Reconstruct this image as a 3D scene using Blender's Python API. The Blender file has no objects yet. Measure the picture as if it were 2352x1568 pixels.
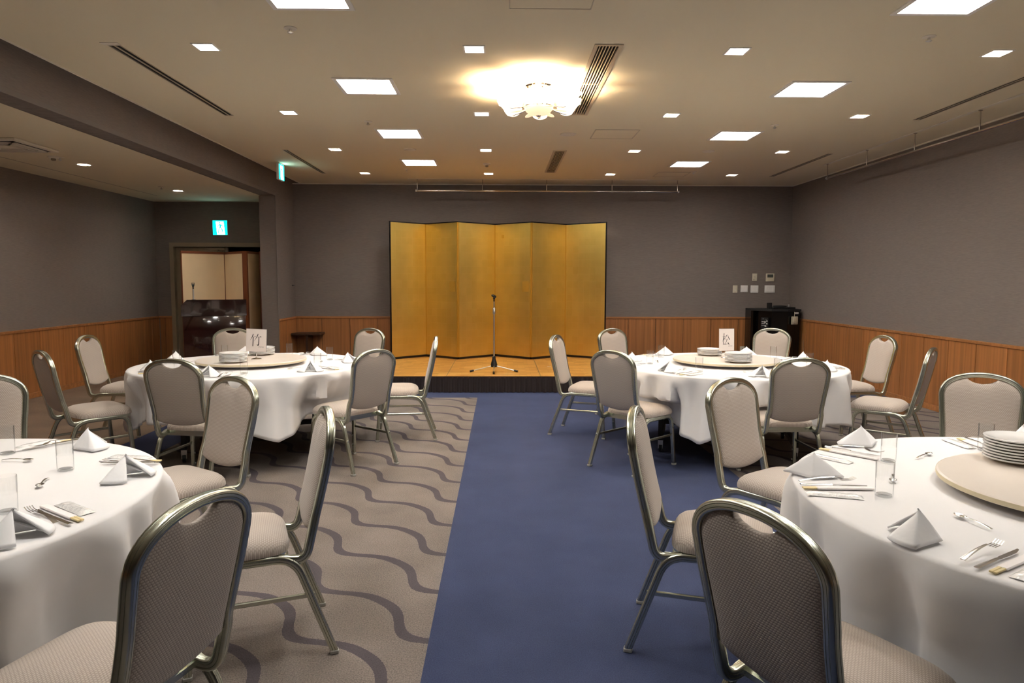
import bpy, bmesh, math, random
from mathutils import Vector, Matrix
random.seed(7)
PI = math.pi
SC = bpy.context.scene
COL = SC.collection

# ------------------------------------------------------------------ camera
W, H, FPX = 2352, 1568, 1600.0
CAM_H = 1.40
VPX, VPY, ROLL = 1150.0, 645.0, math.radians(0.15)
pitch = math.atan((H / 2 - VPY) / FPX)
yaw = math.atan((W / 2 - VPX) / FPX * math.cos(pitch))
F = Vector((math.sin(yaw) * math.cos(pitch), math.cos(yaw) * math.cos(pitch), -math.sin(pitch)))
R0 = Vector((math.cos(yaw), -math.sin(yaw), 0)); U0 = R0.cross(F)
Rv = R0 * math.cos(ROLL) + U0 * math.sin(ROLL); Uv = U0 * math.cos(ROLL) - R0 * math.sin(ROLL)
cam_d = bpy.data.cameras.new('camera'); cam = bpy.data.objects.new('camera', cam_d); COL.objects.link(cam)
cam_d.sensor_width = 36; cam_d.lens = FPX / W * 36; cam_d.clip_start = 0.05; cam_d.clip_end = 100
m3 = Matrix((Rv, Uv, -F)).transposed()
cam.matrix_world = Matrix.Translation((0, 0, CAM_H)) @ m3.to_4x4()
SC.camera = cam

# ------------------------------------------------------------------ world, exposure
wd = bpy.data.worlds.new('world'); SC.world = wd; wd.use_nodes = True
wd.node_tree.nodes['Background'].inputs[0].default_value = (0.9, 0.8, 0.7, 1)
wd.node_tree.nodes['Background'].inputs[1].default_value = 0.0
SC.view_settings.view_transform = 'Standard'; SC.view_settings.look = 'None'
SC.view_settings.gamma = 1.0; SC.view_settings.use_curve_mapping = False
SC.view_settings.exposure = 2.08
SC.cycles.transparent_max_bounces = 32
PANEL_E, DOWN_E, CHAND_E = 11.0, 110.0, 42.0      # emission of the ceiling lamps

# ------------------------------------------------------------------ materials
MATS = {}
def new_mat(name):
    m = bpy.data.materials.new(name); m.use_nodes = True; MATS[name] = m
    nt = m.node_tree
    return m, nt, nt.nodes['Principled BSDF']
def lin(c):
    return tuple(((x / 255) / 12.92 if x / 255 <= 0.04045 else ((x / 255 + 0.055) / 1.055) ** 2.4) for x in c)
def P(name, rgb, rough=0.6, metal=0.0, spec=0.5, coat=0.0, bump=None, var=None, sheen=0.0):
    """rgb in sRGB 0-255; bump=(scale,strength,stretch xyz); var=(scale,amount)"""
    m, nt, b = new_mat(name)
    c = lin(rgb)
    b.inputs['Base Color'].default_value = (*c, 1); b.inputs['Roughness'].default_value = rough
    b.inputs['Metallic'].default_value = metal; b.inputs['Specular IOR Level'].default_value = spec
    b.inputs['Coat Weight'].default_value = coat; b.inputs['Sheen Weight'].default_value = sheen
    N = nt.nodes; L = nt.links
    if bump or var:
        tc = N.new('ShaderNodeTexCoord')
    if bump:
        mp = N.new('ShaderNodeMapping'); L.new(tc.outputs['Object'], mp.inputs[0])
        mp.inputs['Scale'].default_value = bump[2] if len(bump) > 2 else (1, 1, 1)
        n = N.new('ShaderNodeTexNoise'); n.inputs['Scale'].default_value = bump[0]; n.inputs['Detail'].default_value = 2
        L.new(mp.outputs[0], n.inputs['Vector'])
        bp = N.new('ShaderNodeBump'); bp.inputs['Strength'].default_value = bump[1]; bp.inputs['Distance'].default_value = 0.01
        L.new(n.outputs['Fac'], bp.inputs['Height']); L.new(bp.outputs[0], b.inputs['Normal'])
    if var:
        n = N.new('ShaderNodeTexNoise'); n.inputs['Scale'].default_value = var[0]; n.inputs['Detail'].default_value = 4
        L.new(tc.outputs['Object'], n.inputs['Vector'])
        r = N.new('ShaderNodeValToRGB')
        a = var[1]
        r.color_ramp.elements[0].position = 0.3; r.color_ramp.elements[1].position = 0.7
        r.color_ramp.elements[0].color = (*[x * (1 - a) for x in c], 1); r.color_ramp.elements[1].color = (*[min(1, x * (1 + a)) for x in c], 1)
        L.new(n.outputs['Fac'], r.inputs[0]); L.new(r.outputs[0], b.inputs['Base Color'])
    return m
def EM(name, rgb, strength, linear=False):
    m, nt, b = new_mat(name)
    c = rgb if linear else lin(rgb)
    b.inputs['Base Color'].default_value = (*c, 1); b.inputs['Emission Color'].default_value = (*c, 1)
    b.inputs['Emission Strength'].default_value = strength
    b.inputs['Roughness'].default_value = 0.5
    return m
class NB:
    """tiny node-graph helper"""
    def __init__(s, nt): s.nt = nt
    def n(s, t, **k):
        x = s.nt.nodes.new(t)
        for a, v in k.items(): setattr(x, a, v)
        return x
    def math(s, op, a, b=None, c=None):
        x = s.n('ShaderNodeMath', operation=op)
        for i, v in enumerate((a, b, c)):
            if v is None: continue
            if isinstance(v, (int, float)): x.inputs[i].default_value = v
            else: s.nt.links.new(v, x.inputs[i])
        return x.outputs[0]
    def link(s, a, b): s.nt.links.new(a, b)

P('ceiling', (228, 217, 190), 0.9, bump=(160, 0.06))
P('ceiling_trim', (226, 218, 203), 0.6)
P('lamp_white', (235, 232, 226), 0.5)
P('housing', (240, 238, 232), 0.35)
P('dark_void', (16, 14, 12), 0.9)
P('grille_metal', (196, 184, 164), 0.45, 0.3)
P('steel', (222, 220, 216), 0.32, 1.0)
P('pipe_steel', (196, 190, 184), 0.2, 1.0)
P('bead', (112, 103, 97), 0.6)
P('silver', (240, 239, 238), 0.2, 1.0)
P('chrome', (235, 233, 230), 0.06, 1.0)
P('champagne', (203, 206, 192), 0.27, 1.0, bump=(400, 0.015))
P('foot_plastic', (168, 166, 158), 0.5)
P('black_plastic', (17, 16, 16), 0.42, var=(40, 0.2))
P('black_gloss', (14, 13, 13), 0.18)
P('black_matte', (20, 18, 18), 0.75)
P('lacquer', (22, 18, 17), 0.25)
P('caster', (14, 14, 15), 0.35)
P('white_plastic', (236, 232, 228), 0.4)
P('plate_white', (232, 230, 226), 0.45)
P('ivory_plastic', (205, 197, 176), 0.45)
P('lcd', (72, 78, 74), 0.3)
P('cloth', (233, 231, 231), 0.85, sheen=0.1, bump=(9, 0.12))
P('napkin', (246, 245, 246), 0.85, bump=(30, 0.10))
P('china', (238, 236, 234), 0.12, coat=0.3)
P('china_foot', (206, 186, 150), 0.35)
P('susan', (226, 215, 204), 0.32, var=(3, 0.03))
P('susan_edge', (214, 200, 166), 0.45)
P('bamboo', (228, 208, 156), 0.55, bump=(200, 0.1, (1, 0.1, 1)))
P('paper', (246, 240, 238), 0.8)
P('card_paper', (243, 233, 228), 0.6, bump=(60, 0.02))
P('ink', (20, 19, 20), 0.6)
P('ink_grey', (168, 162, 160), 0.6)
P('film', (248, 246, 244), 0.15, coat=0.6, bump=(70, 0.5))
P('frame_putty', (150, 134, 110), 0.5)
P('door_putty', (140, 124, 102), 0.55, var=(4, 0.06))
P('maroon_dark', (26, 9, 11), 0.9, sheen=0.2)
P('lectern', (40, 17, 15), 0.10, coat=0.8, var=(2.5, 0.15))
P('screen_paper', (236, 212, 174), 0.8, var=(3, 0.04), bump=(140, 0.08))
P('screen_wood', (120, 64, 32), 0.5, bump=(60, 0.1, (8, 8, 0.3)))
P('dark_wood', (58, 36, 22), 0.4, bump=(40, 0.05, (1, 8, 8)))
P('gold_tape', (212, 168, 70), 0.4, 0.7)
P('seam_metal', (150, 136, 112), 0.4, 0.8)
P('cord', (150, 120, 90), 0.6)
P('red_mark', (190, 60, 40), 0.5)
P('alu_edge', (150, 148, 150), 0.4, 0.6)
EM('panel_light', (1.0, 0.97, 0.92), PANEL_E, True)
EM('down_light', (1.0, 0.92, 0.81), DOWN_E, True)
EM('round_light', (1.0, 0.88, 0.76), DOWN_E * 0.8, True)
EM('shade_glass', (1.0, 0.82, 0.60), 1.0, True)
EM('bowl_glass', (1.0, 0.74, 0.48), 0.22, True)
EM('bulb', (1.0, 0.78, 0.52), CHAND_E * 9, True)
EM('exit_green', (0.0, 0.55, 0.50), 1.6, True)
EM('exit_white', (0.85, 1.0, 0.97), 2.6, True)

def fabric_wall():
    m, nt, b = new_mat('wall_fabric'); g = NB(nt)
    b.inputs['Roughness'].default_value = 0.9; b.inputs['Specular IOR Level'].default_value = 0.2
    tc = g.n('ShaderNodeTexCoord'); mp = g.n('ShaderNodeMapping'); mp.inputs['Scale'].default_value = (14, 14, 260)
    g.link(tc.outputs['Object'], mp.inputs[0])
    n = g.n('ShaderNodeTexNoise'); n.inputs['Scale'].default_value = 1; n.inputs['Detail'].default_value = 3; g.link(mp.outputs[0], n.inputs['Vector'])
    r = g.n('ShaderNodeValToRGB'); c = lin((125, 115, 109))
    r.color_ramp.elements[0].position = 0.3; r.color_ramp.elements[1].position = 0.75
    r.color_ramp.elements[0].color = (*[x * .86 for x in c], 1); r.color_ramp.elements[1].color = (*[x * 1.1 for x in c], 1)
    g.link(n.outputs['Fac'], r.inputs[0]); g.link(r.outputs[0], b.inputs['Base Color'])
    bp = g.n('ShaderNodeBump'); bp.inputs['Strength'].default_value = 0.12; bp.inputs['Distance'].default_value = 0.004
    g.link(n.outputs['Fac'], bp.inputs['Height']); g.link(bp.outputs[0], b.inputs['Normal'])
fabric_wall()
def wood_panel(name, base, horizontal=False):
    m, nt, b = new_mat(name); g = NB(nt)
    b.inputs['Roughness'].default_value = 0.38
    tc = g.n('ShaderNodeTexCoord'); oi = g.n('ShaderNodeObjectInfo')
    cx = g.n('ShaderNodeCombineXYZ'); s = g.math('MULTIPLY', oi.outputs['Random'], 37.0)
    for i in range(3): g.link(s, cx.inputs[i])
    va = g.n('ShaderNodeVectorMath', operation='ADD'); g.link(tc.outputs['Object'], va.inputs[0]); g.link(cx.outputs[0], va.inputs[1])
    mp = g.n('ShaderNodeMapping'); mp.inputs['Scale'].default_value = (0.6, 28, 28) if horizontal else (28, 28, 0.6)
    g.link(va.outputs[0], mp.inputs[0])
    n = g.n('ShaderNodeTexNoise'); n.inputs['Scale'].default_value = 1; n.inputs['Detail'].default_value = 5; n.inputs['Distortion'].default_value = .4
    g.link(mp.outputs[0], n.inputs['Vector'])
    r = g.n('ShaderNodeValToRGB'); c = lin(base); e = r.color_ramp.elements
    e[0].position = 0.28; e[1].position = 0.72
    e[0].color = (*[x * .70 for x in c], 1); e[1].color = (*[min(1, x * 1.22) for x in c], 1)
    g.link(n.outputs['Fac'], r.inputs[0])
    hs = g.n('ShaderNodeHueSaturation'); g.link(r.outputs[0], hs.inputs['Color'])
    g.link(g.math('MULTIPLY_ADD', oi.outputs['Random'], 0.22, 0.90), hs.inputs['Value'])
    g.link(hs.outputs[0], b.inputs['Base Color'])
    bp = g.n('ShaderNodeBump'); bp.inputs['Strength'].default_value = 0.05; bp.inputs['Distance'].default_value = 0.003
    g.link(n.outputs['Fac'], bp.inputs['Height']); g.link(bp.outputs[0], b.inputs['Normal'])
wood_panel('wainscot', (164, 108, 62)); wood_panel('wainscot_rail', (168, 112, 66), True)

def carpets():
    # blue pile
    m, nt, b = new_mat('carpet_blue'); g = NB(nt); b.inputs['Roughness'].default_value = 0.95; b.inputs['Specular IOR Level'].default_value = 0.1
    tc = g.n('ShaderNodeTexCoord')
    n = g.n('ShaderNodeTexNoise'); n.inputs['Scale'].default_value = 220; n.inputs['Detail'].default_value = 2; g.link(tc.outputs['Object'], n.inputs['Vector'])
    n2 = g.n('ShaderNodeTexNoise'); n2.inputs['Scale'].default_value = 3; n2.inputs['Detail'].default_value = 3; g.link(tc.outputs['Object'], n2.inputs['Vector'])
    f = g.math('ADD', g.math('MULTIPLY', n.outputs['Fac'], 0.7), g.math('MULTIPLY', n2.outputs['Fac'], 0.3))
    r = g.n('ShaderNodeValToRGB'); c = lin((60, 67, 94)); e = r.color_ramp.elements
    e[0].position = .3; e[1].position = .7; e[0].color = (*[x * .72 for x in c], 1); e[1].color = (*[x * 1.25 for x in c], 1)
    g.link(f, r.inputs[0]); g.link(r.outputs[0], b.inputs['Base Color'])
    bp = g.n('ShaderNodeBump'); bp.inputs['Strength'].default_value = 0.4; bp.inputs['Distance'].default_value = 0.006
    g.link(n.outputs['Fac'], bp.inputs['Height']); g.link(bp.outputs[0], b.inputs['Normal'])
    # wave carpet and plain carpet
    for name, waves, base in (('carpet_wave', True, (121, 112, 106)), ('carpet_plain', False, (128, 110, 95))):
        m, nt, b = new_mat(name); g = NB(nt); b.inputs['Roughness'].default_value = 0.95; b.inputs['Specular IOR Level'].default_value = 0.1
        tc = g.n('ShaderNodeTexCoord')
        n = g.n('ShaderNodeTexNoise'); n.inputs['Scale'].default_value = 170; n.inputs['Detail'].default_value = 2; g.link(tc.outputs['Object'], n.inputs['Vector'])
        n2 = g.n('ShaderNodeTexNoise'); n2.inputs['Scale'].default_value = 2.2; n2.inputs['Detail'].default_value = 4; g.link(tc.outputs['Object'], n2.inputs['Vector'])
        f = g.math('ADD', g.math('MULTIPLY', n.outputs['Fac'], 0.65), g.math('MULTIPLY', n2.outputs['Fac'], 0.35))
        r = g.n('ShaderNodeValToRGB'); c = lin(base); e = r.color_ramp.elements
        e[0].position = .3; e[1].position = .7; e[0].color = (*[x * .52 for x in c], 1); e[1].color = (*[x * 1.40 for x in c], 1)
        g.link(f, r.inputs[0]); col = r.outputs[0]
        if waves:
            sp = g.n('ShaderNodeSeparateXYZ'); g.link(tc.outputs['Object'], sp.inputs[0])
            # staircase waves: sine lines along the diagonal, every other line flipped
            xs_ = g.math('MULTIPLY', g.math('ADD', sp.outputs[0], 0.66), 0.44 / 0.45); ys_ = g.math('MULTIPLY', g.math('SUBTRACT', sp.outputs[1], 4.31), 0.44 / 0.43)
            u = g.math('MULTIPLY', g.math('SUBTRACT', xs_, ys_), 0.70711); v = g.math('MULTIPLY', g.math('ADD', xs_, ys_), 0.70711)
            dd = 0.44 * 0.70711; kk = PI / dd; A = 0.60 / kk
            th = g.math('MULTIPLY', u, kk)
            sn = g.math('MULTIPLY', g.math('SINE', th), A)
            c2_ = g.math('MULTIPLY', g.math('COSINE', g.math('MULTIPLY', th, 2.0)), A * 0.17)
            vw = g.math('SUBTRACT', v, c2_)
            n0 = g.math('FLOOR', g.math('DIVIDE', vw, dd))
            sg = g.math('SUBTRACT', 1.0, g.math('MULTIPLY', g.math('PINGPONG', n0, 1.0), 2.0))
            d0 = g.math('ABSOLUTE', g.math('SUBTRACT', g.math('SUBTRACT', vw, g.math('MULTIPLY', n0, dd)), g.math('MULTIPLY', sn, sg)))
            d1 = g.math('ABSOLUTE', g.math('ADD', g.math('SUBTRACT', vw, g.math('MULTIPLY', g.math('ADD', n0, 1.0), dd)), g.math('MULTIPLY', sn, sg)))
            mask = g.math('LESS_THAN', g.math('ADD', g.math('MINIMUM', d0, d1), g.math('MULTIPLY', g.math('SUBTRACT', n.outputs['Fac'], .5), .008)), 0.0255)
            mx = g.n('ShaderNodeMix', data_type='RGBA'); g.link(mask, mx.inputs[0]); g.link(col, mx.inputs[6])
            r2 = g.n('ShaderNodeValToRGB'); c2 = lin((82, 76, 80)); e = r2.color_ramp.elements
            e[0].position = .3; e[1].position = .7; e[0].color = (*[x_ * .75 for x_ in c2], 1); e[1].color = (*[x_ * 1.15 for x_ in c2], 1)
            g.link(f, r2.inputs[0]); g.link(r2.outputs[0], mx.inputs[7]); col = mx.outputs[2]
        g.link(col, b.inputs['Base Color'])
        bp = g.n('ShaderNodeBump'); bp.inputs['Strength'].default_value = 0.5; bp.inputs['Distance'].default_value = 0.006
        g.link(n.outputs['Fac'], bp.inputs['Height']); g.link(bp.outputs[0], b.inputs['Normal'])
carpets()
def chair_fabric():
    m, nt, b = new_mat('chair_fabric'); g = NB(nt); b.inputs['Roughness'].default_value = 0.75; b.inputs['Sheen Weight'].default_value = 0.25
    uv = g.n('ShaderNodeUVMap')
    sp = g.n('ShaderNodeSeparateXYZ'); g.link(uv.outputs[0], sp.inputs[0])
    rowv = g.math('DIVIDE', sp.outputs[1], 0.0068); row = g.math('FLOOR', rowv)
    uu = g.math('SUBTRACT', g.math('FRACT', g.math('ADD', g.math('DIVIDE', sp.outputs[0], 0.0090), g.math('ADD', g.math('MULTIPLY', g.math('PINGPONG', row, 1.0), 0.5), 50.0))), 0.5)
    vv = g.math('SUBTRACT', g.math('FRACT', g.math('ADD', rowv, 50.0)), 0.5)
    d = g.math('SQRT', g.math('ADD', g.math('MULTIPLY', uu, g.math('MULTIPLY', uu, 5.0)), g.math('MULTIPLY', vv, g.math('MULTIPLY', vv, 5.6))))
    mr = g.n('ShaderNodeMapRange', interpolation_type='SMOOTHSTEP'); g.link(d, mr.inputs[0]); mr.inputs[1].default_value = 0.55; mr.inputs[2].default_value = 1.15
    n = g.n('ShaderNodeTexNoise'); n.inputs['Scale'].default_value = 40; g.link(uv.outputs[0], n.inputs['Vector'])
    r = g.n('ShaderNodeValToRGB'); e = r.color_ramp.elements
    e[0].color = (*lin((198, 186, 175)), 1); e[1].color = (*lin((171, 157, 146)), 1)
    g.link(mr.outputs[0], r.inputs[0]); g.link(r.outputs[0], b.inputs['Base Color'])
    bp = g.n('ShaderNodeBump'); bp.inputs['Strength'].default_value = 0.3; bp.inputs['Distance'].default_value = 0.002; bp.invert = True
    g.link(mr.outputs[0], bp.inputs['Height']); g.link(bp.outputs[0], b.inputs['Normal'])
chair_fabric()
def gold_leaf():
    m, nt, b = new_mat('gold_leaf'); g = NB(nt)
    b.inputs['Metallic'].default_value = 0.85
    tc = g.n('ShaderNodeTexCoord')
    br = g.n('ShaderNodeTexBrick'); br.offset = 0.0; br.inputs['Scale'].default_value = 1
    br.inputs['Brick Width'].default_value = 0.103; br.inputs['Row Height'].default_value = 0.109; br.inputs['Mortar Size'].default_value = 0.004
    br.inputs['Mortar Smooth'].default_value = 1.0
    uv = g.n('ShaderNodeUVMap'); g.link(uv.outputs[0], br.inputs['Vector'])
    br.inputs['Color1'].default_value = (*lin((230, 196, 106)), 1); br.inputs['Color2'].default_value = (*lin((226, 191, 99)), 1)
    br.inputs['Mortar'].default_value = (*lin((233, 199, 110)), 1)
    n = g.n('ShaderNodeTexNoise'); n.inputs['Scale'].default_value = 3; n.inputs['Detail'].default_value = 5; g.link(tc.outputs['Object'], n.inputs['Vector'])
    hs = g.n('ShaderNodeHueSaturation'); g.link(br.outputs['Color'], hs.inputs['Color'])
    g.link(g.math('MULTIPLY_ADD', n.outputs['Fac'], 0.3, 0.84), hs.inputs['Value']); g.link(hs.outputs[0], b.inputs['Base Color'])
    g.link(g.math('MULTIPLY_ADD', n.outputs['Fac'], 0.16, 0.27), b.inputs['Roughness'])
gold_leaf()
def parquet():
    m, nt, b = new_mat('parquet'); g = NB(nt); b.inputs['Roughness'].default_value = 0.33
    tc = g.n('ShaderNodeTexCoord')
    br = g.n('ShaderNodeTexBrick'); br.offset = 0.37; br.offset_frequency = 2
    br.inputs['Scale'].default_value = 1; br.inputs['Brick Width'].default_value = 0.15; br.inputs['Row Height'].default_value = 0.075
    br.inputs['Mortar Size'].default_value = 0.0012; br.inputs['Bias'].default_value = 0.1
    br.inputs['Color1'].default_value = (*lin((206, 158, 84)), 1); br.inputs['Color2'].default_value = (*lin((172, 118, 54)), 1)
    br.inputs['Mortar'].default_value = (*lin((140, 92, 44)), 1)
    g.link(tc.outputs['Object'], br.inputs['Vector'])
    mp = g.n('ShaderNodeMapping'); mp.inputs['Scale'].default_value = (6, 60, 1); g.link(tc.outputs['Object'], mp.inputs[0])
    n = g.n('ShaderNodeTexNoise'); n.inputs['Scale'].default_value = 1; n.inputs['Detail'].default_value = 4; g.link(mp.outputs[0], n.inputs['Vector'])
    hs = g.n('ShaderNodeHueSaturation'); g.link(br.outputs['Color'], hs.inputs['Color'])
    g.link(g.math('MULTIPLY_ADD', n.outputs['Fac'], 0.3, 0.85), hs.inputs['Value']); g.link(hs.outputs[0], b.inputs['Base Color'])
parquet()
def thin_glass():
    m = bpy.data.materials.new('glass'); m.use_nodes = True; MATS['glass'] = m; nt = m.node_tree; g = NB(nt)
    nt.nodes.remove(nt.nodes['Principled BSDF']); out = nt.nodes['Material Output']
    tr = g.n('ShaderNodeBsdfTransparent'); tr.inputs[0].default_value = (0.992, 0.994, 0.993, 1)
    gl = g.n('ShaderNodeBsdfGlossy'); gl.inputs['Roughness'].default_value = 0.03
    lw0 = g.n('ShaderNodeLayerWeight'); lw0.inputs[0].default_value = 0.5
    cr = g.n('ShaderNodeValToRGB'); g.link(lw0.outputs['Facing'], cr.inputs[0]); e = cr.color_ramp.elements
    e[0].position = .55; e[0].color = (.985, .988, .987, 1); e[1].position = 1.0; e[1].color = (.42, .44, .45, 1); g.link(cr.outputs[0], tr.inputs[0])
    lw = g.n('ShaderNodeLayerWeight'); lw.inputs[0].default_value = 0.5
    fac = g.math('MULTIPLY_ADD', g.math('POWER', lw.outputs['Facing'], 4.0), 0.85, 0.035)
    mx = g.n('ShaderNodeMixShader'); g.link(fac, mx.inputs[0]); g.link(tr.outputs[0], mx.inputs[1]); g.link(gl.outputs[0], mx.inputs[2])
    g.link(mx.outputs[0], out.inputs[0])
thin_glass()

# ------------------------------------------------------------------ mesh helpers
class MB:
    def __init__(s): s.v = []; s.f = []; s.uv = None
    def add(s, vs, fs):
        o = len(s.v); s.v += [tuple(p) for p in vs]; s.f += [tuple(i + o for i in f) for f in fs]; return s
    def box(s, x0, x1, y0, y1, z0, z1):
        vs = [(x0, y0, z0), (x1, y0, z0), (x1, y1, z0), (x0, y1, z0), (x0, y0, z1), (x1, y0, z1), (x1, y1, z1), (x0, y1, z1)]
        return s.add(vs, [(0, 3, 2, 1), (4, 5, 6, 7), (0, 1, 5, 4), (1, 2, 6, 5), (2, 3, 7, 6), (3, 0, 4, 7)])
    def bev(s, x0, x1, y0, y1, z0, z1, r, seg=2):
        bm = bmesh.new(); bmesh.ops.create_cube(bm, size=1)
        for v in bm.verts: v.co = Vector(((x0 + x1) / 2 + v.co.x * (x1 - x0), (y0 + y1) / 2 + v.co.y * (y1 - y0), (z0 + z1) / 2 + v.co.z * (z1 - z0)))
        bmesh.ops.bevel(bm, geom=bm.edges[:], offset=r, segments=seg, affect='EDGES', profile=.5)
        bm.verts.index_update(); s.add([v.co[:] for v in bm.verts], [[v.index for v in f.verts] for f in bm.faces]); bm.free(); return s
    def prism(s, poly, z0, z1):
        n = len(poly)
        return s.add([(x, y, z0) for x, y in poly] + [(x, y, z1) for x, y in poly],
                     [tuple(range(n - 1, -1, -1)), tuple(range(n, 2 * n))] + [(i, (i + 1) % n, n + (i + 1) % n, n + i) for i in range(n)])
    def lathe(s, prof, n=32, c=(0, 0, 0), cap0=True, cap1=True, mod=None):
        o = len(s.v)
        for k, (r, z) in enumerate(prof):
            for i in range(n):
                a = 2 * PI * i / n
                rr, zz = (r, z) if mod is None else mod(k, a, r, z)
                s.v.append((c[0] + rr * math.cos(a), c[1] + rr * math.sin(a), c[2] + zz))
        for k in range(len(prof) - 1):
            for i in range(n):
                j = (i + 1) % n; s.f.append((o + k * n + i, o + k * n + j, o + (k + 1) * n + j, o + (k + 1) * n + i))
        if cap0: s.f.append(tuple(o + i for i in range(n - 1, -1, -1)))
        if cap1: s.f.append(tuple(o + (len(prof) - 1) * n + i for i in range(n)))
        return s
    def sweep(s, path, prof, normals, cap=True, closed=False):
        """prof: list of (a,b); a along normal, b along binormal"""
        o = len(s.v); n = len(prof); m = len(path)
        P_ = [Vector(p) for p in path]
        for k in range(m):
            if closed: t = P_[(k + 1) % m] - P_[k - 1]
            else: t = P_[min(k + 1, m - 1)] - P_[max(k - 1, 0)]
            t.normalize(); nn = Vector(normals[k]); nn = (nn - t * nn.dot(t)).normalized(); bb = t.cross(nn)
            for a, b in prof: s.v.append(tuple(P_[k] + nn * a + bb * b))
        for k in range(m if closed else m - 1):
            k2 = (k + 1) % m
            for i in range(n):
                j = (i + 1) % n; s.f.append((o + k * n + i, o + k * n + j, o + k2 * n + j, o + k2 * n + i))
        if cap and not closed:
            s.f.append(tuple(o + i for i in range(n - 1, -1, -1))); s.f.append(tuple(o + (m - 1) * n + i for i in range(n)))
        return s
    def tube(s, path, r, n=10, cap=True):
        prof = [(r * math.cos(2 * PI * i / n), r * math.sin(2 * PI * i / n)) for i in range(n)]
        P_ = [Vector(p) for p in path]; t0 = (P_[1] - P_[0]).normalized()
        up = Vector((0, 0, 1)) if abs(t0.z) < .9 else Vector((1, 0, 0))
        nor = []; cur = (up - t0 * up.dot(t0)).normalized()
        for k in range(len(P_)):
            t = (P_[min(k + 1, len(P_) - 1)] - P_[max(k - 1, 0)]).normalized()
            cur = (cur - t * cur.dot(t)).normalized(); nor.append(cur.copy())
        return s.sweep(path, prof, nor, cap)
    def dome(s, outline, zfun_top, zfun_bot, rings=(1.0, .97, .9, .75, .5, .25), center=None, uvf=None, place=None):
        """closed outline in (u,v); heights at ring fraction; place(u,v,h)->xyz"""
        n = len(outline); cu = center or (sum(p[0] for p in outline) / n, sum(p[1] for p in outline) / n)
        o = len(s.v); uvs = []
        def ring(k, hf):
            for (u, v) in outline:
                a = cu[0] + (u - cu[0]) * k; b = cu[1] + (v - cu[1]) * k
                s.v.append(place(a, b, hf(k))); uvs.append((a, b))
        for k in rings: ring(k, zfun_top)
        s.v.append(place(cu[0], cu[1], zfun_top(0))); uvs.append(cu); ct = len(s.v) - 1
        nr = len(rings)
        for q in range(nr - 1):
            for i in range(n):
                j = (i + 1) % n; s.f.append((o + q * n + i, o + q * n + j, o + (q + 1) * n + j, o + (q + 1) * n + i))
        for i in range(n): s.f.append((o + (nr - 1) * n + i, o + (nr - 1) * n + (i + 1) % n, ct))
        o2 = len(s.v)
        for k in rings: ring(k, zfun_bot)
        s.v.append(place(cu[0], cu[1], zfun_bot(0))); uvs.append(cu); cb = len(s.v) - 1
        for q in range(nr - 1):
            for i in range(n):
                j = (i + 1) % n; s.f.append((o2 + q * n + j, o2 + q * n + i, o2 + (q + 1) * n + i, o2 + (q + 1) * n + j))
        for i in range(n): s.f.append((o2 + (nr - 1) * n + (i + 1) % n, o2 + (nr - 1) * n + i, cb))
        for i in range(n):
            j = (i + 1) % n; s.f.append((o + i, o2 + i, o2 + j, o + j))
        s.uv = uvs; return s
    def build(s, name, mat, parent=None, smooth=None, loc=None, rot=None):
        me = bpy.data.meshes.new(name); me.from_pydata(s.v, [], s.f); me.update()
        bm = bmesh.new(); bm.from_mesh(me); bmesh.ops.recalc_face_normals(bm, faces=bm.faces); bm.to_mesh(me); bm.free()
        if s.uv is not None:
            l = me.uv_layers.new(name='UVMap')
            for lp in me.loops: l.data[lp.index].uv = s.uv[lp.vertex_index]
        if smooth:
            me.polygons.foreach_set('use_smooth', [True] * len(me.polygons))
            me.set_sharp_from_angle(angle=math.radians(smooth))
        return mkobj(name, me, mat, parent, loc, rot)
def mkobj(name, me, mat, parent=None, loc=None, rot=None):
    if mat is not None and not me.materials: me.materials.append(MATS[mat])
    o = bpy.data.objects.new(name, me); COL.objects.link(o)
    if parent is not None: o.parent = parent
    if loc: o.location = loc
    if rot: o.rotation_euler = rot
    return o
def tag(o, label, cat, group=None):
    o['label'] = label; o['category'] = cat
    if group: o['group'] = group
    return o
def thing(name, label, cat, loc=(0, 0, 0), rz=0, group=None):
    o = bpy.data.objects.new(name, None); COL.objects.link(o); o.empty_display_size = .1
    o.location = loc; o.rotation_euler = (0, 0, rz); return tag(o, label, cat, group)
def struct(o): o['kind'] = 'structure'; return o
def dup(root, loc, rz, label=None, group=None):
    r = root.copy(); COL.objects.link(r); r.location = loc; r.rotation_euler = (0, 0, rz)
    if label: r['label'] = label
    if group: r['group'] = group
    for ch in list(root.children):
        c = ch.copy(); COL.objects.link(c); c.parent = r
        for gch in list(ch.children):
            d = gch.copy(); COL.objects.link(d); d.parent = c
    return r
def make_or_dup(store, key, builder, loc, rz, label, group):
    if key not in store:
        o = builder(); store[key] = o; o.location = loc; o.rotation_euler = (0, 0, rz); o['label'] = label
        if group: o['group'] = group
        return o
    return dup(store[key], loc, rz, label, group)
def arc(pts, rad, n=6):
    """round the corners of a polyline"""
    out = [Vector(pts[0])]
    for i in range(1, len(pts) - 1):
        a, b, c = Vector(pts[i - 1]), Vector(pts[i]), Vector(pts[i + 1])
        d1 = (a - b).normalized(); d2 = (c - b).normalized(); r = min(rad, (a - b).length * .49, (c - b).length * .49)
        p, q = b + d1 * r, b + d2 * r
        for k in range(n + 1):
            t = k / n; out.append(p * (1 - t) ** 2 + b * 2 * t * (1 - t) + q * t * t)
    out.append(Vector(pts[-1])); return out

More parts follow.
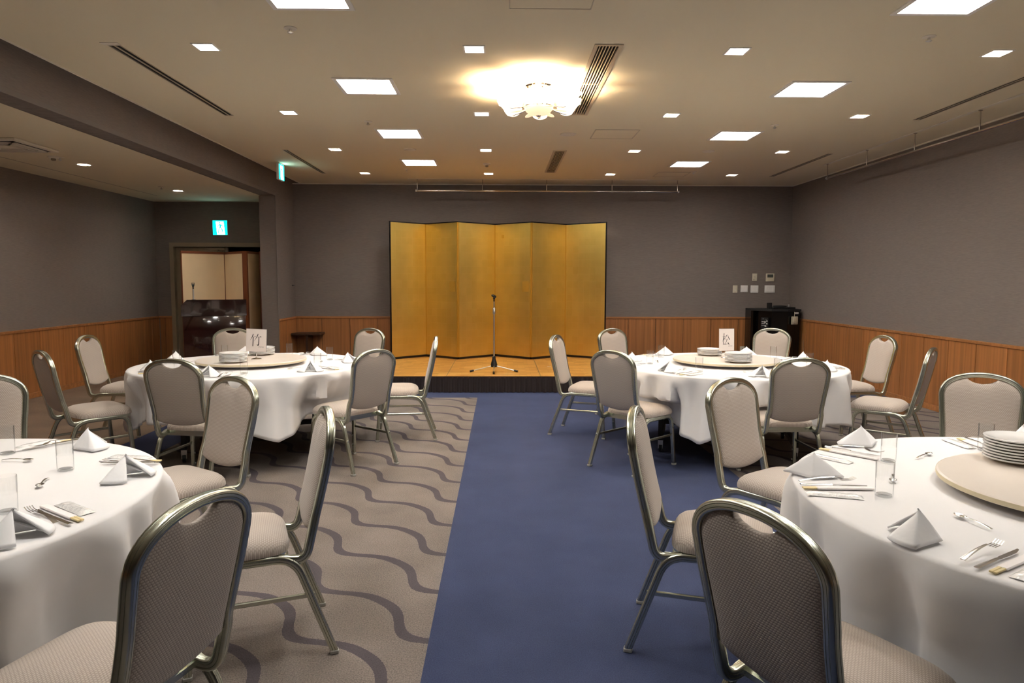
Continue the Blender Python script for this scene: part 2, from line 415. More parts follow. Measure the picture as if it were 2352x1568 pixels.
# ------------------------------------------------------------------ room shell
ZC, ZA = 2.95, 2.65          # main ceiling, alcove ceiling
XR, YB, XL, XA, YR = 4.74, 11.40, -3.34, -5.56, -5.0
XL2, YJ = -3.58, 10.50       # alcove side of the left wall, near end of its stub
WZ = 0.82                    # top of the wainscot
floor = struct(MB().box(XA - .1, XR + .1, YR - .1, 13.2, -0.12, -0.02).build('floor', 'dark_void'))
def patch(name, mat, x0, x1, y0, y1):
    return MB().box(x0, x1, y0, y1, -0.02, 0.0).build(name, mat, floor)
patch('plain_carpet', 'carpet_plain', XA, -3.23, YR, YB)
patch('blue_carpet', 'carpet_blue', -3.23, -2.78, YR, 8.30)
patch('patterned_carpet', 'carpet_wave', -2.78, -0.28, YR, 8.30)
patch('blue_carpet', 'carpet_blue', -0.28, 1.71, YR, 8.30)
patch('patterned_carpet', 'carpet_wave', 1.71, XR, YR, 8.30)
patch('blue_carpet', 'carpet_blue', -3.23, XR, 8.30, YB)
patch('plain_carpet', 'carpet_plain', -5.5, -3.23, YB, 13.2)

# ceiling with openings for the recessed lamps, grilles and slots
PAN_X, PAN_Y = (-1.07, 2.49), (2.17, 3.93, 5.75, 7.55, 9.36)  # first panel row is out of view, added to light the near tables
DWN_X, DWN_Y = (-1.968, -0.18, 1.592, 3.369), (3.0, 4.83, 6.65, 8.46, 10.285)  # first downlight row likewise added out of view, for the near tables
PW, DW = 0.215, 0.062
GRILLES = [(0.635, 0.785, 4.73, 6.64), (0.645, 0.765, 8.47, 10.11)]
SLOTS = [(-2.60, -2.53, 4.81, 6.77), (-2.60, -2.55, 8.52, 10.34), (3.955, 4.015, 4.83, 6.77), (3.975, 4.03, 8.57, 10.41)]
holes = [(x - PW, x + PW, y - PW, y + PW) for x in PAN_X for y in PAN_Y] + [(x - DW, x + DW, y - DW, y + DW) for x in DWN_X for y in DWN_Y] + GRILLES + SLOTS
def holed_plane(x0, x1, y0, y1, z, hs, thick):
    xs = sorted(set([x0, x1] + [h[0] for h in hs] + [h[1] for h in hs])); ys = sorted(set([y0, y1] + [h[2] for h in hs] + [h[3] for h in hs]))
    mb = MB()
    idx = {}
    def vid(i, j):
        if (i, j) not in idx: idx[(i, j)] = len(mb.v); mb.v.append((xs[i], ys[j], z))
        return idx[(i, j)]
    # merge cells along x per row
    for j in range(len(ys) - 1):
        yc = (ys[j] + ys[j + 1]) / 2
        for i in range(len(xs) - 1):
            xc = (xs[i] + xs[i + 1]) / 2
            if any(h[0] < xc < h[1] and h[2] < yc < h[3] for h in hs): continue
            mb.f.append((vid(i, j), vid(i, j + 1), vid(i + 1, j + 1), vid(i + 1, j)))
    return mb
ceiling = struct(holed_plane(-3.22, XR + .05, YR - .05, YB + .05, ZC, holes, 0).build('ceiling', 'ceiling'))
MB().box(-3.6, XR + .2, YR - .2, YB + .2, 3.22, 3.3).build('roof_slab', 'dark_void', ceiling)
MB().box(-3.222, -3.205, YR, YB, ZC - .006, 3.03).build('edge_trim', 'ceiling_trim', ceiling)
MB().box(XL - .02, -3.20, YR, YB, 3.03, 3.06).build('recess_panel', 'ceiling', ceiling)
AL = [(-4.544, 7.804), (-4.539, 10.01), (-4.54, 5.6), (-4.54, 3.4)]  # last two lamps are unseen, added to light the alcove
ca = struct(holed_plane(XA - .05, XL2 + .02, YR - .05, YB + .05, ZA, [(x - .058, x + .058, y - .058, y + .058) for x, y in AL], 0).build('ceiling_alcove', 'ceiling'))
MB().box(XA - .05, XL2 + .02, YR - .05, YB + .05, ZA + .12, ZA + .15).build('upper_slab', 'dark_void', ca)
wb = struct(MB().box(XL, XR + .2, YB, YB + .15, 0, 3.1).build('wall_back', 'wall_fabric'))
wr = struct(MB().box(XR, XR + .15, YR, YB, 0, 3.1).build('wall_right', 'wall_fabric'))
wrear = struct(MB().box(XA - .2, XR + .2, YR - .15, YR, 0, 3.1).build('wall_rear', 'wall_fabric'))
wl = struct(MB().box(XL2, XL, YJ, YB, 0, 3.1).box(XL2, XL, YR, YJ, ZA + .004, 3.1).build('wall_left', 'wall_fabric'))
MB().box(XL, XL + .006, YR, YJ, ZA - .002, ZA + .035).box(XL - .004, XL + .006, YJ - .004, YJ + .02, 0, ZA + .035).build('corner_bead', 'bead', wl)
wa = struct(MB().box(XA - .15, XA, YR, YB + .15, 0, 2.8).build('wall_alcove', 'wall_fabric'))
DX0, DX1, DZ = -5.30, -3.68, 1.965
wab = struct(MB().box(XA, DX0, YB, YB + .15, 0, 2.8).box(DX1, XL2 + .1, YB, YB + .15, 0, 2.8).box(DX0, DX1, YB, YB + .15, DZ, 2.8).build('wall_alcove_back', 'wall_fabric'))
# storage behind the door
struct(MB().box(-5.6, -5.5, YB + .15, 13.2, 0, 2.5).box(-3.4, -3.3, YB + .15, 13.2, 0, 2.5).box(-5.6, -3.3, 13.2, 13.3, 0, 2.5).box(-5.6, -3.3, YB + .15, 13.3, 2.4, 2.5).build('wall_storage', 'dark_void'))
struct(MB().box(XL, XR, YB - .012, YB, ZC - .014, ZC).build('trim_1', 'ceiling_trim'))
struct(MB().box(XR - .012, XR, YR, YB - .012, ZC - .014, ZC).build('trim_2', 'ceiling_trim'))

# wainscot: every panel is its own piece
wp_mesh = {}
def wainscot(wall, side, a, b, step, start, fixed):
    """boards along one wall; side is the direction the board faces"""
    seams = [a]; s = start
    while s - step > a: s -= step
    while s < b:
        if s > a + .02: seams.append(s)
        s += step
    seams.append(b)
    for q in range(len(seams) - 1):
        u0, u1 = seams[q], seams[q + 1]; w = round(u1 - u0, 3)
        if w < .03: continue
        key = (side, w)
        if key not in wp_mesh:
            mb = MB(); g = .0035; h0, h1 = .065, WZ - .032
            if side in 'bl': mb.bev(-w / 2 + g, w / 2 - g, -.014, .004, h0, h1, .002, 1)
            else: mb.bev(-.014, .004, -w / 2 + g, w / 2 - g, h0, h1, .002, 1)
            o = mb.build('wainscot_panel', 'wainscot', wall); wp_mesh[key] = o.data
        else: o = mkobj('wainscot_panel', wp_mesh[key], None, wall)
        c = (u0 + u1) / 2
        if side == 'b': o.location = (c, fixed, 0)
        elif side == 'r': o.location = (fixed, c, 0)
        elif side == 'a': o.location = (fixed, c, 0); o.rotation_euler = (0, 0, PI)
    mb1, mb2, mb3 = MB(), MB(), MB()
    if side == 'b':
        mb1.bev(a, b, fixed - .024, fixed + .004, WZ - .032, WZ, .004, 1); mb2.bev(a, b, fixed - .018, fixed + .004, 0, .065, .003, 1); mb3.box(a, b, fixed - .002, fixed + .001, 0, WZ - .01)
    elif side == 'r':
        mb1.bev(fixed - .024, fixed + .004, a, b, WZ - .032, WZ, .004, 1); mb2.bev(fixed - .018, fixed + .004, a, b, 0, .065, .003, 1); mb3.box(fixed - .002, fixed + .001, a, b, 0, WZ - .01)
    else:
        mb1.bev(fixed - .004, fixed + .024, a, b, WZ - .032, WZ, .004, 1); mb2.bev(fixed - .004, fixed + .018, a, b, 0, .065, .003, 1); mb3.box(fixed - .001, fixed + .002, a, b, 0, WZ - .01)
    mb1.build('cap_rail', 'wainscot_rail', wall); mb2.build('skirting', 'wainscot_rail', wall); mb3.build('groove_backing', 'dark_wood', wall)
wainscot(wb, 'b', XL, XR, .455, 3.909, YB)
wainscot(wr, 'r', YR, YB - .026, .43, 7.25, XR)
wainscot(wl, 'a', YJ + .02, YB - .026, .43, 10.9, XL)
wainscot(wa, 'a', YR, YB, .45, 8.0, XA)
wainscot(wab, 'b', XA + .026, DX0 - .03, .45, -5.0, YB)

# door in the alcove
dr = struct(MB().box(DX0 - .035, DX0 + .03, YB - .02, YB + .17, 0, DZ + .035).box(DX1 - .03, DX1 + .035, YB - .02, YB + .17, 0, DZ + .035).box(DX0 + .03, DX1 - .03, YB - .02, YB + .17, DZ - .03, DZ + .035).build('door_1', 'frame_putty'))
leaf = MB().bev(DX0 + .03, -4.43, YB + .05, YB + .09, .01, DZ - .035, .003, 1).build('door_leaf', 'door_putty', dr)
MB().box(-4.445, -4.43, YB + .045, YB + .05, .01, DZ - .035).build('edge_strip', 'alu_edge', leaf)
MB().box(-4.75, -4.47, YB + .02, YB + .05, DZ - .075, DZ - .045).build('door_closer', 'frame_putty', dr)
def text_mesh(name, body, size, mat, parent, loc, rot, depth=.0006):
    cu = bpy.data.curves.new(name, 'FONT'); cu.body = body; cu.size = size; cu.extrude = depth; cu.align_x = 'CENTER'
    tmp = bpy.data.objects.new(name, cu); COL.objects.link(tmp)
    dg = bpy.context.evaluated_depsgraph_get(); me = bpy.data.meshes.new_from_object(tmp.evaluated_get(dg))
    bpy.data.objects.remove(tmp); return mkobj(name, me, mat, parent, loc, rot)
text_mesh('door_lettering', 'Private', .042, 'ink', leaf, (-4.53, YB + .0485, DZ - .105), (PI / 2, 0, 0))

# ------------------------------------------------------------------ ceiling lamps and fittings
ST = {}
def build_panel():
    t = thing('ceiling_panel_light', '', 'ceiling light'); o = PW + .018; i = PW - .012
    mb = MB()
    for s in (-1, 1):
        mb.box(-o, o, min(s * i, s * o), max(s * i, s * o), -.008, .012)
        mb.box(min(s * i, s * o), max(s * i, s * o), -i, i, -.008, .012)
    mb.build('frame', 'lamp_white', t)
    MB().box(-i, i, -i, i, .004, .010).build('diffuser', 'panel_light', t)
    MB().box(-PW, PW, -PW, PW, .05, .06).build('backplate', 'housing', t)
    return t
side = ('left', 'right'); depth_w = {3.93: 'cut by the photo top', 5.75: 'second row from the camera', 7.55: 'third row from the camera', 9.36: 'last row before the stage', 2.17: 'added unseen row above the near tables', .37: 'row above the camera', -1.43: 'row at the rear wall'}
for xi, x in enumerate(PAN_X):
    for y in PAN_Y:
        make_or_dup(ST, 'panel', build_panel, (x, y, ZC), 0, f'square ceiling panel light, {side[xi]} column, {depth_w[y]}', 'square ceiling panel lights')
def build_down():
    t = thing('square_downlight', '', 'downlight'); i = DW; o = DW + .012
    mb = MB()
    for s in (-1, 1):
        mb.box(-o, o, min(s * i, s * o), max(s * i, s * o), -.005, .004)
        mb.box(min(s * i, s * o), max(s * i, s * o), -i, i, -.005, .004)
    mb.build('trim_ring', 'lamp_white', t)
    mb = MB()
    for s in (-1, 1):
        mb.box(-i - .004, i + .004, min(s * i, s * (i + .004)), max(s * i, s * (i + .004)), .002, .09)
        mb.box(min(s * i, s * (i + .004)), max(s * i, s * (i + .004)), -i, i, .002, .09)
    mb.box(-i, i, -i, i, .09, .095)
    mb.build('reflector', 'housing', t)
    MB().lathe([(.001, .075), (.05, .075), (.05, .088), (.001, .088)], 20).build('lamp', 'down_light', t)
    return t
cols = ('leftmost', 'second from left', 'third from left', 'rightmost')
rows = {4.83: 'nearest row in view', 6.65: 'second row in view', 8.46: 'third row in view', 10.285: 'row nearest the stage wall', 3.0: 'added unseen row above the near tables', 1.2: 'row above the camera', -.6: 'row behind the camera'}
for xi, x in enumerate(DWN_X):
    for y in DWN_Y:
        make_or_dup(ST, 'down', build_down, (x, y, ZC), 0, f'small square recessed downlight, {cols[xi]} column, {rows[y]}', 'small square downlights')
def grille(x0, x1, y0, y1, label):
    t = thing('air_grille', label, 'air vent', ((x0 + x1) / 2, (y0 + y1) / 2, ZC), 0, 'slatted ceiling air grilles')
    w, l = (x1 - x0) / 2, (y1 - y0) / 2; mb = MB(); o = .02; i = .006
    for s in (-1, 1):
        mb.box(-w - o, w + o, min(s * (l - i), s * (l + o)), max(s * (l - i), s * (l + o)), -.007, .012)
        mb.box(min(s * (w - i), s * (w + o)), max(s * (w - i), s * (w + o)), -l + i, l - i, -.007, .012)
    mb.build('frame', 'grille_metal', t); n = 6; me = None
    for k in range(n):
        x = -w + (k + 1) * 2 * w / (n + 1)
        if me is None: o_ = MB().box(-.0032, .0032, -l, l, -.004, .03).build('slat', 'grille_metal', t); me = o_.data
        else: o_ = mkobj('slat', me, None, t)
        o_.location = (x, 0, 0); o_.rotation_euler = (0, .25, 0)
    MB().box(-w, w, -.004, .004, .005, .02).build('cross_bar', 'grille_metal', t)
    MB().box(-w - .003, w + .003, -l - .003, l + .003, .10, .11).box(-w - .006, -w, -l, l, .0, .11).box(w, w + .006, -l, l, 0, .11).build('duct', 'dark_void', t)
grille(*GRILLES[0], 'long slatted beige air grille beside the chandelier')
grille(*GRILLES[1], 'shorter slatted beige air grille in front of the hanging rail')
def slot(x0, x1, y0, y1, label):
    t = thing('slot_diffuser', label, 'air vent', ((x0 + x1) / 2, (y0 + y1) / 2, ZC), 0, 'narrow twin slot diffusers')
    w, l = (x1 - x0) / 2, (y1 - y0) / 2; mb = MB(); o = .006
    for s in (-1, 1):
        mb.box(-w - o, w + o, min(s * l, s * (l + o)), max(s * l, s * (l + o)), -.004, .012)
        mb.box(min(s * w, s * (w + o)), max(s * w, s * (w + o)), -l, l, -.004, .012)
    mb.build('frame', 'grille_metal', t); MB().box(-w * .2, w * .2, -l, l, -.003, .001).build('centre_bar', 'grille_metal', t)
    MB().box(-w, w, -l, l, .003, .03).build('duct', 'dark_void', t)  # near-black block close behind the gaps, deep shade put in as colour
    if x0 < -2.5 and y0 < 5: MB().box(-w - .03, w + .015, -l - .055, -l - .006, -.004, .001).build('end_plate', 'ceiling_trim', t)
for h, l in zip(SLOTS, ('long black twin slot diffuser along the beam, nearer one on the left', 'twin slot diffuser near the green hanging exit sign', 'twin slot diffuser at upper right beside the wall rail, nearer one', 'twin slot diffuser near the right back corner')): slot(*h, l)
def hatch(x0, x1, y0, y1, label):
    t = thing('access_hatch', label, 'ceiling hatch', ((x0 + x1) / 2, (y0 + y1) / 2, ZC), 0, 'ceiling access hatches')
    w, l = (x1 - x0) / 2, (y1 - y0) / 2; mb = MB(); o = .006
    MB().box(-w + .003, w - .003, -l + .003, l - .003, -.003, .001).build('hatch_panel', 'ceiling', t)
    for s in (-1, 1):
        mb.box(-w - o, w + o, min(s * l, s * (l + o)), max(s * l, s * (l + o)), -.0045, .001); mb.box(min(s * w, s * (w + o)), max(s * w, s * (w + o)), -l, l, -.0045, .001)
    mb.build('rim', 'grille_metal', t)
hatch(.05, .51, 3.65, 4.12, 'square access hatch at the top edge of the photo'); hatch(.975, 1.425, 7.30, 7.74, 'square access hatch between the two inner downlight columns'); hatch(2.255, 2.70, 10.06, 10.47, 'square access hatch by the back right panel light')
def disc(name, label, cat, x, y, r, mat='ceiling_trim', z=ZC, group=None):
    t = thing(name, label, cat, (x, y, z), 0, group)
    MB().lathe([(r, 0.0), (r, -.004), (r * .93, -.008), (r * .9, -.006)], 28, cap0=False).build('grille_disc', mat, t, 30); return t
disc('ceiling_speaker', 'round flush ceiling speaker behind the chandelier', 'speaker', .71, 7.53, .085, group='round ceiling speakers'); disc('ceiling_speaker', 'round flush ceiling speaker between the left panel lights', 'speaker', -1.08, 8.44, .075, group='round ceiling speakers'); disc('ceiling_speaker', 'round flush ceiling speaker between the right panel lights', 'speaker', 2.476, 8.45, .075, group='round ceiling speakers')
def sprinkler():
    t = thing('sprinkler', '', 'sprinkler'); MB().lathe([(.04, 0), (.04, -.004), (.025, -.008), (.01, -.008)], 20, cap0=False).build('escutcheon', 'ceiling_trim', t, 30)
    MB().lathe([(.007, -.006), (.008, -.022), (.018, -.025), (.018, -.028), (.006, -.034)], 14).build('head', 'steel', t, 30); return t
for x, y, z, l in ((-1.30, 4.47, ZC, 'sprinkler head at upper left near the second panel light'), (-1.30, 7.0, ZC, 'sprinkler head left of the panel light column, before the third panel'), (-1.315, 9.9, ZC, 'sprinkler head behind the last left panel light'), (2.72, 7.04, ZC, 'sprinkler head right of the third panel light'), (2.714, 4.526, ZC, 'sprinkler head at upper right below the cut-off panel light'), (2.73, 10.0, ZC, 'sprinkler head behind the last right panel light'), (-4.573, 9.605, ZA, 'sprinkler head on the alcove ceiling between round downlights'), (-4.52, 7.35, ZA, 'sprinkler head next to the alcove smoke detector')):
    make_or_dup(ST, 'spr', sprinkler, (x, y, z), 0, l, 'ceiling sprinkler heads')
def detector(x, y, z, l):
    t = thing('smoke_detector', l, 'detector', (x, y, z)); MB().lathe([(.05, 0), (.05, -.012), (.04, -.022), (.034, -.022)], 24, cap0=False).build('base', 'ceiling_trim', t, 30); MB().lathe([(.022, -.02), (.024, -.038), (.012, -.044)], 16).build('sensor', 'frame_putty', t, 30)
detector(-.19, 9.43, ZC, 'smoke detector in front of the hanging rail'); detector(-4.556, 7.30, ZA, 'smoke detector beside the alcove air conditioner')
# hanging picture rails
def rail(label, p0, p1, hang, batten):
    t = thing('hanging_rail', label, 'rail', p0, 0, 'steel hanging rails'); d = Vector(p1) - Vector(p0)
    MB().tube([(0, 0, 0), tuple(d)], .0135, 14).build('pipe', 'pipe_steel', t, 40)
    e = d.normalized()
    MB().tube([tuple(-e * .008), tuple(e * .012)], .017, 12).tube([tuple(d - e * .012), tuple(d + e * .008)], .017, 12).build('end_cap', 'steel', t, 40)
    me = None
    for k in hang:
        p = d * k
        if me is None:
            o = MB().tube([(0, 0, 0), (0, 0, ZC - p0[2])], .006, 10).lathe([(.018, ZC - p0[2]), (.018, ZC - p0[2] - .006)], 14).build('hanger_rod', 'pipe_steel', t, 40); me = o.data
        else: o = mkobj('hanger_rod', me, None, t)
        o.location = p
    MB().box(*batten).build('batten', 'ceiling_trim', t)
rail('long chrome rail hanging from the ceiling above the gold screen', (-1.30, 10.84, 2.772), (2.735, 10.84, 2.772), (.005, .252, .496, .745, .995), (-.12, 4.15, -.02, .02, ZC - 2.772 - .006, ZC - 2.772))
rail('long chrome rail hanging along the right wall', (4.31, 9.30, 2.762), (4.31, 4.0, 2.745), (.002, .19, .37, .557, .74, .93), (-.02, .02, -5.4, .1, ZC - 2.762 - .006, ZC - 2.762))
# exit signs
def exit_sign(name_label, loc, rz, w, h, ceiling_mount):
    t = thing('exit_sign', name_label, 'exit sign', loc, rz)      # faces local -Y
    MB().bev(-w / 2, w / 2, -.018, .018, -h, 0, .003, 1).build('housing', 'white_plastic', t)
    MB().box(-w / 2 + .004, w / 2 - .004, -.0195, -.018, -h + .004, -.004).build('green_face', 'exit_green', t)
    s = h
    def q(pts): return [(x * s, y * s) for x, y in pts]
    mb = MB()
    def flat(pts, y):
        pts = q(pts); n = len(pts); o = len(mb.v); mb.v.extend([(a, y, b) for a, b in pts]); mb.f.append(tuple(o + i for i in range(n)))
    flat([(-.27, -.08), (.25, -.08), (.33, -.95), (-.20, -.95)], -.0202)
    mb.build('white_doorway', 'exit_white', t)
    mb = MB()
    flat([(-.07, -.13), (-.02, -.11), (.02, -.13), (.03, -.18), (0, -.22), (-.05, -.22), (-.08, -.18)], -.0208)   # head
    flat([(-.02, -.25), (.10, -.27), (.08, -.50), (-.04, -.52)], -.0208)                    # trunk
    flat([(-.02, -.25), (-.16, -.35), (-.22, -.46), (-.18, -.48), (-.12, -.39), (-.01, -.32)], -.0208)
    flat([(.10, -.27), (.19, -.37), (.27, -.36), (.27, -.40), (.17, -.43), (.08, -.35)], -.0208)
    flat([(-.04, -.50), (.03, -.50), (-.07, -.68), (-.10, -.88), (-.16, -.88), (-.13, -.66)], -.0208)
    flat([(.01, -.50), (.08, -.49), (.19, -.62), (.16, -.85), (.10, -.85), (.11, -.64)], -.0208)
    mb.build('running_figure', 'exit_green', t)
    if ceiling_mount: MB().box(-.07, .07, -.03, .03, 0, .012).build('mount', 'white_plastic', t)
    return t
exit_sign('lit green and white exit sign on the dark wall above the doorway', (-4.505, YB - .02, 2.355), 0, .235, .235, False)
exit_sign('lit green exit sign hanging from the ceiling by the beam', (-2.95, 9.52, ZC - .012), math.radians(90), .22, .205, True)
# alcove fittings
def round_down(x, y, l):
    t = thing('round_downlight', l, 'downlight', (x, y, ZA), 0, 'round alcove downlights')
    MB().lathe([(.062, .004), (.063, -.003), (.078, -.003), (.084, 0)], 32, cap0=False, cap1=False).build('trim_ring', 'lamp_white', t, 30)
    MB().lathe([(.0625, .0), (.060, .075)], 32, cap0=False, cap1=True).build('reflector', 'housing', t, 60)
    MB().lathe([(.002, .055), (.056, .055), (.056, .070), (.002, .070)], 28).build('lamp', 'round_light', t)
round_down(-4.544, 7.804, 'round downlight on the alcove ceiling, nearer one'); round_down(-4.539, 10.01, 'round downlight on the alcove ceiling, by the doorway'); round_down(-4.54, 5.6, 'unseen round downlight added on the alcove ceiling beside the far left table'); round_down(-4.54, 3.4, 'unseen round downlight added on the alcove ceiling beside the near left table')
ac = thing('ceiling_air_conditioner', 'square four-way ceiling air diffuser cut by the left photo edge', 'air conditioner', (-4.60, 6.66, ZA))
MB().bev(-.31, .31, -.31, .31, -.022, 0, .006, 1).build('cover', 'ceiling_trim', ac)
for k, r in enumerate((.26, .20, .14)):
    mb = MB()
    for s in (-1, 1):
        mb.box(-r, r, min(s * r, s * (r - .018)), max(s * r, s * (r - .018)), -.0235, -.02); mb.box(min(s * r, s * (r - .018)), max(s * r, s * (r - .018)), -r, r, -.0235, -.02)
    mb.build('slot', 'dark_void', ac)
    mb = MB(); r2 = r - .018
    for s in (-1, 1):
        mb.box(-r2, r2, min(s * r2, s * (r2 - .02)), max(s * r2, s * (r2 - .02)), -.034, -.022); mb.box(min(s * r2, s * (r2 - .02)), max(s * r2, s * (r2 - .02)), -r2, r2, -.034, -.022)
    mb.build('vane', 'ceiling_trim', ac)
MB().box(-5.125, -5.11, 5.0, 10.6, ZA - .001, ZA + .002).build('ceiling_slot', 'frame_putty', bpy.data.objects['ceiling_alcove'])

# chandelier
def chandelier(x, y):
    t = thing('chandelier', 'flower-shaped chandelier with six glowing glass shades and chrome arms', 'chandelier', (x, y, ZC))
    MB().lathe([(.105, 0), (.112, -.008), (.108, -.02), (.085, -.026), (.08, -.032), (.045, -.036), (.02, -.05)], 40, cap0=False).build('canopy', 'chrome', t, 30)
    MB().tube([(0, 0, -.03), (0, 0, -.16)], .012, 12).lathe([(.118, -.158), (.122, -.164), (.118, -.170)], 40, cap0=False, cap1=False).build('stem', 'chrome', t, 30)
    bowl = MB().lathe([(.115, -.165), (.112, -.185), (.098, -.205), (.07, -.224), (.035, -.234), (.012, -.236)], 40, cap0=False).build('bowl', 'bowl_glass', t, 60)
    MB().lathe([(.022, -.232), (.018, -.240), (.008, -.246), (.009, -.252), (.004, -.258)], 18).build('finial', 'chrome', bowl, 30)
    n = 6
    me_s = me_a = me_l = me_b = None
    for k in range(n):
        a = 2 * PI * k / n + .42
        if me_a is None:
            pth = [(.07, 0, -.03), (.11, 0, -.06), (.125, 0, -.11), (.115, 0, -.15), (.135, 0, -.18), (.18, 0, -.19), (.250, 0, -.20), (.275, 0, -.185)]
            ap = arc(pth, .05, 4)
            arm = MB().tube(ap, .005, 8).build('arm', 'silver', t, 40); me_a = arm.data
        else: arm = mkobj('arm', me_a, None, t)
        arm.rotation_euler = (0, 0, a)
        prof = [(.012, -.165), (.035, -.172), (.058, -.158), (.072, -.13), (.082, -.10), (.098, -.072), (.118, -.055)]
        if me_s is None:
            def mod(kk, an, r, z):
                if kk < 4: return r, z
                q = (kk - 3) / 3.0
                return r + q * .010 * math.cos(6 * an), z + q * .010 * math.cos(6 * an)
            mb = MB().lathe(prof, 48, cap0=True, cap1=False, mod=mod)
            sh = mb.build('glass_shade', 'shade_glass', t, 60); me_s = sh.data
        else: sh = mkobj('glass_shade', me_s, None, t)
        sh.location = (.275 * math.cos(a), .275 * math.sin(a), -.030); sh.rotation_euler = (0, .22, a)
        if me_b is None:
            b_ = MB().lathe([(.004, -.16), (.014, -.155), (.02, -.13), (.012, -.105), (.003, -.10)], 14).build('bulb', 'bulb', sh, 60); me_b = b_.data
        else: b_ = mkobj('bulb', me_b, None, sh)
        # small glass leaf between bowl and shade
        if me_l is None:
            mb = MB()
            pts = [(.0, 0), (.03, .022), (.065, .026), (.10, .014), (.12, 0), (.10, -.014), (.065, -.026), (.03, -.022)]
            mb.add([(u, w, -.012 * math.sin(PI * u / .12) + .3 * w * w / .03) for u, w in pts] + [(u, w, -.012 * math.sin(PI * u / .12) + .3 * w * w / .03 - .003) for u, w in pts], [tuple(range(8)), tuple(range(15, 7, -1))] + [(i, (i + 1) % 8, 8 + (i + 1) % 8, 8 + i) for i in range(8)])
            lf = mb.build('glass_leaf', 'bowl_glass', t, 60); me_l = lf.data
        else: lf = mkobj('glass_leaf', me_l, None, t)
        a2 = a + PI / n
        lf.location = (.115 * math.cos(a2), .115 * math.sin(a2), -.185); lf.rotation_euler = (0, .12, a2)
chandelier(.30, 5.70)

# ------------------------------------------------------------------ stage, gold screen, microphone
stg = thing('stage', 'low portable stage with parquet deck and dark maroon pleated skirt', 'stage', (-.06, 8.71, 0))
for k in range(3):
    x0 = -1.82 + k * 1.193 + (0 if k else 0)
    MB().bev(x0 + .003, x0 + 1.19, .004, 2.42, .165, .20, .002, 1).build('deck_panel', 'parquet', stg)
    if k: MB().box(x0 - .006, x0 + .006, .004, 2.42, .17, .201).build('seam_strip', 'seam_metal', stg)
MB().box(-1.82, 1.76, -.006, .004, .178, .203).box(-1.83, -1.82, -.006, 2.42, .178, .203).box(1.76, 1.77, -.006, 2.42, .178, .203).build('edge_strip', 'dark_wood', stg)
mb = MB(); n = 420; vs = []
for i in range(n + 1):
    x = -1.835 + 3.61 * i / n; yy = -.016 - .009 * math.sin(x * 95) - .004 * math.sin(x * 41 + 1)
    vs += [(x, yy * .6, .192), (x, yy, .09), (x, yy * 1.5, .004)]
mb.add(vs, [(i * 3 + j, i * 3 + 3 + j, i * 3 + 4 + j, i * 3 + 1 + j) for i in range(n) for j in range(2)]); mb.build('pleated_skirt', 'maroon_dark', stg, 60)
MB().box(-1.84, -1.83, -.01, 2.4, .004, .192).box(1.77, 1.78, -.01, 2.4, .004, .192).build('side_skirt', 'maroon_dark', stg)
tg = tag(MB().box(0, .055, 0, .022, .2005, .2012).build('tape_piece', 'paper', None, loc=(.655, 9.72, 0)), 'small pale tape square stuck on the stage deck', 'tape')

scr = thing('folding_screen', 'six-panel gold leaf folding screen with black lacquer frame on the stage', 'folding screen', (0, 0, .204))
VX = [(-1.672, 10.60), (-1.182, 11.05), (-.652, 10.63), (-.093, 11.10), (.463, 10.64), (1.022, 11.06), (1.60, 10.62)]
SH = 2.09
for k in range(6):
    a, b = Vector((*VX[k], 0)), Vector((*VX[k + 1], 0)); d = b - a; w = d.length; ang = math.atan2(d.y, d.x)
    pn = MB()
    pn.box(.014, w - .014, -.004, .010, .03, SH - .016); pn.uv = None
    o = pn.build('gold_panel', 'gold_leaf', scr, loc=(a.x, a.y, 0), rot=(0, 0, ang))
    l = o.data.uv_layers.new(name='UVMap')
    for lp in o.data.loops:
        co = o.data.vertices[lp.vertex_index].co; l.data[lp.index].uv = (co.x + k * .9, co.z)
    MB().box(.002, w - .002, -.010, .018, .0, .03).box(.002, w - .002, -.010, .018, SH - .016, SH).build('lacquer_frame', 'lacquer', o)
    MB().box(.002, .014, -.006, .018, .03, SH - .016).build('side_stile', 'lacquer' if k == 0 else 'gold_tape', o)
    MB().box(w - .014, w - .002, -.006, .018, .03, SH - .016).build('side_stile', 'lacquer' if k == 5 else 'gold_tape', o)
    # gold binding strips on the inner folds
    if k < 5 and k % 2:
        MB().box(w - .020, w - .002, -.011 if k % 2 else -.0075, -.006, .032, SH - .018).build('binding', 'gold_tape', o)
    if k > 0 and k % 2 == 0:
        MB().box(.002, .020, -.011 if k % 2 == 0 else -.0075, -.006, .032, SH - .018).build('binding', 'gold_tape', o)
    if k in (1, 3): MB().box(w - .17, w - .045, -.0052, -.004, 1.03, 1.19).build('gold_patch', 'gold_tape', o)
    if k == 3: MB().box(.14, .19, -.0055, -.004, 1.86, 1.91).build('gold_patch', 'gold_tape', o)
def clip(mb_parent, loc, rz=0, scale=1):
    o = MB().tube([(0, 0, 0), (0, 0, .035)], .009, 10).lathe([(.012, .035), (.014, .045), (.010, .055)], 12).build('clip_base', 'black_plastic', mb_parent, 40, loc=loc, rot=(0, 0, rz))
    pr = [(.019 * math.cos(a), .019 * math.sin(a)) for a in [math.radians(35 + 290 * i / 14) for i in range(15)]] + [(.014 * math.cos(a), .014 * math.sin(a)) for a in [math.radians(325 - 290 * i / 14) for i in range(15)]]
    MB().sweep([(0, -.03, .062), (0, .04, .082)], pr, [(0, 0, 1)] * 2).build('clip', 'black_plastic', o, 40)
ms = thing('microphone_stand', 'chrome microphone stand on three legs in the middle of the stage', 'microphone stand', (-.09, 9.24, .2025))
MB().tube([(0, 0, .10), (0, 0, .79)], .011, 14).build('lower_pole', 'steel', ms, 40)
